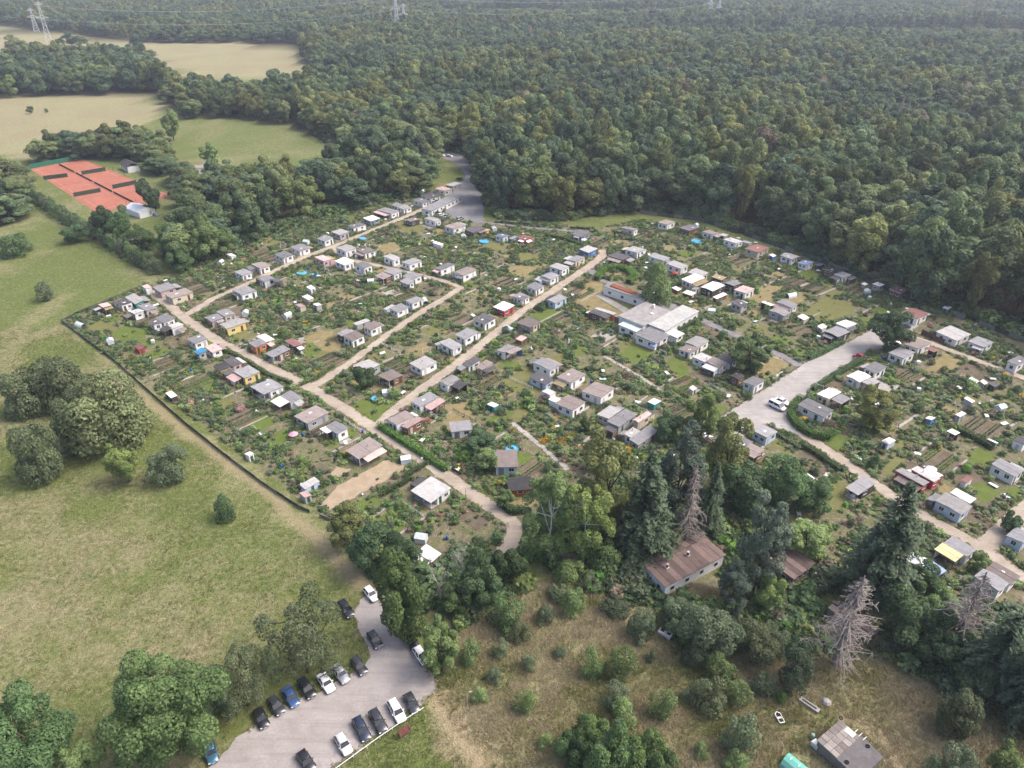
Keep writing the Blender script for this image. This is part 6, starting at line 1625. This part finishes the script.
# ---------------------------------------------------------------- cars
CARP = {}
def carpaint(n, c_, metal=.2):
    if n not in CARP:
        t = NT('car_'+n); t.done(t.mix(t.ramp(t.noise(2, 3, .5, 'Object'), (.4, 0.), (.7, .25)), c_, scale(c_, .8)), .28, .5); t.b.inputs['Metallic'].default_value = metal; t.b.inputs['Coat Weight'].default_value = .6; CARP[n] = t.m
    return CARP[n]
CGL = plain('car_glass', (.015, .018, .022, 1), .08, .6); LAMP = plain('headlamp', (.7, .72, .75, 1), .15, .6); TAIL = plain('tail_lamp', (.35, .02, .02, 1), .2, .5); RIM = plain('wheel_rim', (.42, .43, .45, 1), .35, .5, .7); PLATE = plain('number_plate', (.75, .75, .72, 1))
def car_meshes(L, W, Hh, style):
    """lofted body and tapered cabin; x forward"""
    hw = W/2; l = L/2
    secs = [(-l, .80, .42, .66), (-l+.10, .90, .34, .80), (-l+.55, .98, .28, .90 if style != 'sedan' else .92), (-l*.35, 1.0, .26, .92), (l*.28, 1.0, .26, .92), (l*.62, .97, .27, .86), (l-.35, .93, .30, .76), (l-.08, .82, .36, .64), (l, .70, .42, .56)]
    sc = Hh/1.46; mb = MB(); vs = []; n = 10
    for x, k, z0, z1 in secs:
        z0, z1 = z0*sc, z1*sc; w_ = hw*k; zm = (z0+z1)/2
        vs += [(x, -w_*.86, z0), (x, -w_*.98, z0+.1), (x, -w_, zm), (x, -w_*.96, z1-.08), (x, -w_*.80, z1), (x, w_*.80, z1), (x, w_*.96, z1-.08), (x, w_, zm), (x, w_*.98, z0+.1), (x, w_*.86, z0)]
    m = len(secs); fs = [(i*n+j, i*n+(j+1) % n, (i+1)*n+(j+1) % n, (i+1)*n+j) for i in range(m-1) for j in range(n)]+[tuple(range(n))[::-1], tuple(range((m-1)*n, m*n))]
    fs = [f[::-1] for f in fs]; body = mb.add(vs, fs)
    zb = .88*sc; zt = Hh
    xr0, xr1, xf0, xf1 = {'sedan': (-l+.75, -l+1.45, .35, l-1.35), 'hatch': (-l+.18, -l+.55, .25, l-1.2), 'wagon': (-l+.15, -l+.42, .35, l-1.3), 'van': (-l+.1, -l+.2, .75, l-.75)}[style]
    bw, tw = hw*.90, hw*.70
    cab = MB().hexa([(xr0,-bw,zb),(xf1,-bw,zb),(xf1,bw,zb),(xr0,bw,zb)], [(xr1,-tw,zt-.06),(xf0,-tw,zt-.06),(xf0,tw,zt-.06),(xr1,tw,zt-.06)])
    rf = MB().hexa([(xr1-.06,-tw-.03,zt-.07),(xf0+.08,-tw-.03,zt-.07),(xf0+.08,tw+.03,zt-.07),(xr1-.06,tw+.03,zt-.07)], [(xr1+.06,-tw*.86,zt),(xf0-.06,-tw*.86,zt),(xf0-.06,tw*.86,zt),(xr1+.06,tw*.86,zt)])
    pil = []
    for s_ in (-1, 1):
        pil.append(((xf1-.02, s_*bw*1.0, zb), (xf0, s_*(tw+.02), zt-.05))); pil.append(((xr0+.03, s_*bw, zb), (xr1, s_*(tw+.02), zt-.05))); xm = (xf0+xr1)/2; pil.append(((xm, s_*(bw+.005), zb), (xm, s_*(tw+.02), zt-.05)))
    return dict(body=body.mesh('body', [CGL], True), cab=cab.mesh('windows', [CGL]), roof=rf.mesh('roof', [CGL], True), pil=[MB().tube(a, b, .055, .045, 5).mesh('pillar', [CGL]) for a, b in pil], l=l, hw=hw, sc=sc)
WHEEL = MB().lathe([(.18, -.1), (.30, -.1), (.32, -.06), (.32, .06), (.30, .1), (.18, .1)], 14).mesh('tyre', [RUB], True); RIMM = MB().lathe([(0, .085), (.19, .10), (.19, -.1), (0, -.09)], 10).mesh('rim', [RIM])
CM = {s_: car_meshes(L, W, H_, s_) for s_, L, W, H_ in (('sedan', 4.5, 1.8, 1.44), ('hatch', 4.1, 1.76, 1.5), ('wagon', 4.6, 1.82, 1.5), ('van', 4.9, 1.95, 1.95))}
def car(px, py, ax, ay, col, metal, style, label, group, z=.055, name='parked_car'):
    """(ax, ay): where the nose points in the photograph"""
    p = P(px, py, .6); q = P(px+ax, py+ay, .6); rz = math.atan2(q.y-p.y, q.x-p.x); o = thing(name, label, 'car', (p.x, p.y, z), rz, group); m = CM[style]; pm = carpaint('%02x%02x%02x' % tuple(int(255*v) for v in col[:3]), col, metal)
    def part(nm, me, mat, par=None, loc=(0,0,0)):
        k = link(nm, me, par or o, loc); k.material_slots[0].link = 'OBJECT'; k.material_slots[0].material = mat; return k
    b = part('body', m['body'], pm); part('windows', m['cab'], CGL); part('roof', m['roof'], pm)
    for e in m['pil']: part('pillar', e, pm)
    l, hw, sc = m['l'], m['hw'], m['sc']
    for x in (-l*.60, l*.62):
        for y in (-hw+.06, hw-.06):
            w_ = link('wheel', None, o, (x, y, .32)); w_.rotation_euler.x = math.pi/2 if y < 0 else -math.pi/2; part('tyre', WHEEL, RUB, w_); part('rim', RIMM, RIM, w_)
    for y in (-1, 1):
        MB().box(l-.22, l-.02, y*hw*.66-.16, y*hw*.66+.16, .56*sc, .66*sc).build('headlight', LAMP, o); MB().box(-l-.01, -l+.12, y*hw*.74-.12, y*hw*.74+.12, .60*sc, .74*sc).build('tail_light', TAIL, o)
        MB().box(l*.24, l*.31, y*(hw+.06)-.09, y*(hw+.06)+.09, .92*sc, 1.03*sc).build('mirror', pm, o)
    MB().box(l-.06, l+.01, -.26, .26, .42*sc, .52*sc).build('number_plate', PLATE, o)
    MB().box(-l*.35, l*.3, -hw-.006, -hw+.01, .60*sc, .63*sc).build('side_trim', PLD, o)
    return o
BK = (.012, .012, .014, 1); DG = (.045, .047, .052, 1); WHT_ = (.80, .80, .80, 1); SV = (.42, .43, .45, 1); BL = (.045, .10, .25, 1); NV = (.02, .028, .055, 1); RD = (.38, .02, .025, 1)
g1 = 'cars in the upper row of the gravel car park'; g2 = 'cars in the lower row of the gravel car park'
for a in ((261,718,10,22,BK,.1,'hatch','black car at the left end of the upper car park row',g1), (276,705.5,14,20,DG,.4,'hatch','dark grey hatchback second from left in the upper row',g1), (290.5,696.5,12,21,BL,.4,'sedan','blue sedan in the upper car park row',g1), (306.5,688,13,20,BK,.1,'wagon','black estate car left of the white sedan',g1),
          (326,682.5,13,20,WHT_,.0,'sedan','white sedan in the upper car park row',g1), (340.5,673.5,13,18,SV,.6,'sedan','silver grey sedan right of the white sedan',g1), (359,666,14,20,DG,.3,'hatch','dark hatchback at the right end of the upper row',g1), (374.7,639.7,8,13,DG,.4,'hatch','dark grey car parked below the airy overhanging branch','single cars around the car park'),
          (346,609,10,14,BK,.1,'wagon','black estate car at the grass corner of the car park','single cars around the car park'), (371,594,12,15,WHT_,0,'hatch','white car half under the entrance tree','single cars around the car park'), (421,655.5,10,15,WHT_,0,'hatch','white car parked under the right hand tree','single cars around the car park'), (411.5,641,6,10,BK,0,'hatch','black car hidden under the entrance tree edge','single cars around the car park'),
          (411.5,703,11,21,DG,.3,'hatch','dark car at the right end of the lower row',g2), (396.8,711,12,22,WHT_,0,'wagon','white estate car in the lower car park row',g2), (378,721,12,22,DG,.2,'wagon','charcoal car left of the white estate',g2), (361.5,729,11,22,NV,.2,'wagon','navy black estate car in the middle of the lower row',g2), (343.5,744,12,21,(.62,.61,.61,1),.2,'hatch','silvery white hatchback in the lower row',g2), (306,761,14,22,BK,.1,'hatch','black hatchback at the bottom edge of the car park',g2), (211,752,3,12,(.06,.16,.24,1),.4,'hatch','teal blue car under the big lower left tree','single cars around the car park')):
    car(*a)
g3 = 'cars on the gravel square'; g4 = 'cars in the upper car park'
for a in ((861,357,12,3.2,RD,.1,'sedan','red car at the upper end of the gravel square',g3,.105), (777,406.5,12,6,WHT_,0,'van','white van nearer the camera on the gravel square',g3,.105), (782,401.5,12,5.5,WHT_,0,'sedan','white car behind the white van on the gravel square',g3,.105), (736.5,427,12,5,WHT_,0,'wagon','white estate car at the lower left of the square',g3,.105), (711,440,12,5,WHT_,0,'sedan','white car half hidden under the yellow tree',g3,.055),
          (904.5,326.5,8,-1,NV,.2,'sedan','dark blue car beside the red-roofed white hut',g3,.105), (895,341,10,7,WHT_,0,'sedan','white car nose to nose behind the round tree',g3,.105), (899.5,339,10,7,RD,0,'hatch','red car beside the white one at the round tree',g3,.105),
          (437,213,8,-3,BK,0,'hatch','black car leftmost beside the garage row',g4), (441,215,8,-3,WHT_,0,'hatch','white car beside the garage row',g4), (446.5,216,8,-3,SV,.4,'sedan','silver car beside the garage row',g4), (460,218.5,8,-3,SV,.3,'wagon','silver estate at the lower edge of the upper lot',g4), (441.5,155,8,1,WHT_,0,'sedan','white car left of a pair under the forest',g4), (449.5,156,8,1,WHT_,0,'hatch','white car right of a pair under the forest',g4), (460,179,8,1,BK,0,'sedan','dark car on the upper lot driveway',g4)):
    car(*a)
# white rail, notice board and lamp post at the car park
l = [Vector(p) for p in ppoly([(300,796),(340,768),(380,739),(405,722),(424,710)])]; o = thing('rail_fence', 'long white rail fence below the lower car row', 'fence', (l[0].x, l[0].y, 0)); b0 = l[0].to_2d() if hasattr(l[0], 'to_2d') else l[0]
for a, b in zip(l[:-1], l[1:]):
    n = max(1, int((b-a).length/2.2))
    for i in range(n): p = a.lerp(b, i/n)-l[0]; MB().tube((p.x, p.y, 0), (p.x, p.y, .75), .06, n=6).build('post', FRAME, o)
    p, q = a-l[0], b-l[0]; MB().tube((p.x, p.y, .68), (q.x, q.y, .68), .065, n=6).build('rail', FRAME, o)
p = P(407, 738); o = thing('notice_board', 'red-brown notice board on posts at the car park fence', 'sign', p, R(40)); MB().box(-1.05, 1.05, -.05, .05, .8, 2.0, 0, Matrix.Rotation(R(-25), 4, 'X')).build('board', paint('board_red_brown', (.17, .06, .05, 1)), o)
for x in (-.9, .9): MB().tube((x, .1, 0), (x, .5, 1.6), .05, n=6).build('post', WOODM, o)
for px, py, ty, lb in ((468,721,692,'slim grey lamp post beside the grassy track'),(243,300,283,'thin pole beside the tennis side fence'),(466,500,488,'white post beside the lane bend')):
    b = P(px, py); lo, hi = .5, 30.
    for _ in range(30):
        m = (lo+hi)/2; lo, hi = (m, hi) if proj((b.x, b.y, m))[1] > ty else (lo, m)
    o = thing('lamp_post', lb, 'post', b); MB().tube((0, 0, 0), (0, 0, lo), .08, .05, 8).build('pole', METW, o); MB().tube((0, 0, lo), (.5, 0, lo+.05), .04, .03, 6).build('arm', METW, o); MB().box(.4, .8, -.1, .1, lo, lo+.1).build('lamp_head', METW, o)
# ---------------------------------------------------------------- pylons and lines
PYL = plain('pylon_steel', (.62, .64, .66, 1), .5, .4)
def pylon(px, by, ty, label, arms=((.64, 7), (.93, 4.5)), rz=.5):
    b = P(px, by); lo, hi = 5, 120.
    for _ in range(40):
        m = (lo+hi)/2; lo, hi = (m, hi) if proj((b.x, b.y, m))[1] > ty else (lo, m)
    H_ = lo; o = thing('power_pylon', label, 'pylon', b, rz); w_ = lambda z_: 3.0*(1-z_/H_)**1.1+.5; nz = 9; r = .34
    for sx in (-1, 1):
        for sy in (-1, 1): 
            mb = MB()
            for i in range(nz): z0, z1 = H_*i/nz, H_*(i+1)/nz; mb.tube((sx*w_(z0), sy*w_(z0), z0), (sx*w_(z1), sy*w_(z1), z1), r, r, 4)
            mb.build('leg', PYL, o)
    mb = MB()
    for i in range(nz):
        z0, z1 = H_*i/nz, H_*(i+1)/nz; a, c_ = w_(z0), w_(z1)
        for s_ in (-1, 1): mb.tube((-a, s_*a, z0), (c_, s_*c_, z1), .15, n=3).tube((a, s_*a, z0), (-c_, s_*c_, z1), .15, n=3).tube((s_*a, -a, z0), (s_*c_, c_, z1), .15, n=3).tube((s_*a, a, z0), (s_*c_, -c_, z1), .15, n=3)
    mb.build('lattice', PYL, o); tips = []
    for f, L in arms:
        z0 = H_*f
        for s_ in (-1, 1):
            m2 = MB(); m2.tube((0, 0, z0), (s_*L, 0, z0+.3), .45, .25, 4).tube((0, 0, z0+3.4), (s_*L, 0, z0+.3), .4, .25, 4)
            for k in (.3, .6): m2.tube((s_*L*k, 0, z0), (s_*L*k, 0, z0+3.4*(1-k)), .2, n=3)
            m2.build('cross_arm', PYL, o); tips.append(Matrix.Translation(b)@Matrix.Rotation(rz, 4, 'Z')@Vector((s_*L, 0, z0-1.2)))
    return o, tips
p1, t1 = pylon(51, 47, 1.5, 'tall pale lattice pylon in the left field'); p2, t2 = pylon(37, 32, 9, 'second lattice pylon further left in the field'); p3, t3 = pylon(398, 37, -8, 'pale lattice pylon rising from the middle of the forest'); p4, t4 = pylon(405, 34, 4, 'small pylon just right of the forest pylon'); p5, t5 = pylon(708, 27, -10, 'pale lattice pylon in the far right forest'); p6, t6 = pylon(717, 24, -2, 'smaller pylon beside the far right one')
CAB = plain('conductor', (.5, .52, .55, 1), .4, .5)
def cable(a, b, sag, lb):
    mb = MB(); pts = [a.lerp(b, i/14)-Vector((0, 0, sag*4*(i/14)*(1-i/14))) for i in range(15)]
    for u, v in zip(pts[:-1], pts[1:]): mb.tube(u-a, v-a, .10, n=3)
    o = mb.build('power_line', CAB, None, label=lb, category='cable', group='power lines'); o.location = a
for i in range(4): cable(t1[i], t3[i], 12, f'thin power line from the tall left pylon to the forest pylon, {ORD[i+1]} strand'); cable(t3[i], t5[i], 10, f'thin power line between the two forest pylons, {ORD[i+1]} strand')
# ---------------------------------------------------------------- people
def person(px, py, face, label, top, legs, stride=.18):
    b = P(px, py); o = thing('person', label, 'person', (b.x, b.y, .06), face)
    V = [(0,0,.95),(0,0,1.15),(0,0,1.40),(0,0,1.52),(.02,0,1.66),(.03,0,1.76), (0,.10,.90),(stride*.6,.11,.50),(stride,.11,.08),(stride+.14,.11,.04), (0,-.10,.90),(-stride*.2,-.11,.50),(-stride,-.11,.10),(-stride+.14,-.11,.04), (0,.19,1.40),(.02,.25,1.15),(.12,.24,.92),(.15,.24,.84), (0,-.19,1.40),(-.04,-.25,1.15),(.04,-.26,.90),(.06,-.26,.82)]
    E_ = [(0,1),(1,2),(2,3),(3,4),(4,5),(0,6),(6,7),(7,8),(8,9),(0,10),(10,11),(11,12),(12,13),(2,14),(14,15),(15,16),(16,17),(2,18),(18,19),(19,20),(20,21)]
    rad = [.155,.145,.17,.06,.10,.085,.095,.065,.05,.04,.095,.065,.05,.04,.065,.05,.04,.03,.065,.05,.04,.03]
    me = bpy.data.meshes.new('body'); me.from_pydata(V, E_, []); k = link('body', me, o); k.modifiers.new('skin', 'SKIN'); k.modifiers.new('sub', 'SUBSURF').levels = 1
    for i, r in enumerate(rad): me.skin_vertices[0].data[i].radius = (r, r)
    me.skin_vertices[0].data[0].use_root = True
    t = NT('clothes_'+str(int(px))); sp = t.n('ShaderNodeSeparateXYZ'); t.l(t.coord('Object'), sp.inputs[0]); zz = sp.outputs[2]
    col = t.mix(t.math('GREATER_THAN', zz, .93), legs, top); col = t.mix(t.math('GREATER_THAN', zz, 1.5), col, (.45, .28, .20, 1)); t.done(col, .8, .1); me.materials.append(t.m)
    MB().lathe([(.115, 1.70), (.12, 1.76), (.08, 1.85), (0, 1.88)], 10, 0, Matrix.Translation((.01, 0, 0))).build('hair', plain('hair_'+str(int(px)), (.10, .07, .05, 1)), o, True)
person(422, 462.5, R(140), 'person in a white top walking along the long gravel lane', (.72, .72, .74, 1), (.55, .50, .48, 1)); person(496, 549, R(200), 'person in dark clothing on the lane below the bend', (.05, .04, .05, 1), (.20, .10, .10, 1))
# ---------------------------------------------------------------- haze
HZ = 0.00016
hx = MB().box(-5000, 5000, -400, 5000, -1.5, 160).mesh('haze', []); t = bpy.data.materials.new('haze'); t.use_nodes = True; n_ = t.node_tree; n_.nodes.clear(); oo = n_.nodes.new('ShaderNodeOutputMaterial'); pv = n_.nodes.new('ShaderNodeVolumePrincipled')
pv.inputs['Color'].default_value = (.80, .88, 1.0, 1); pv.inputs['Density'].default_value = HZ; pv.inputs['Anisotropy'].default_value = .2; n_.links.new(pv.outputs[0], oo.inputs['Volume']); hx.materials.append(t); link('haze', hx, kind='stuff', label='thin pale air haze over the whole landscape', category='haze')
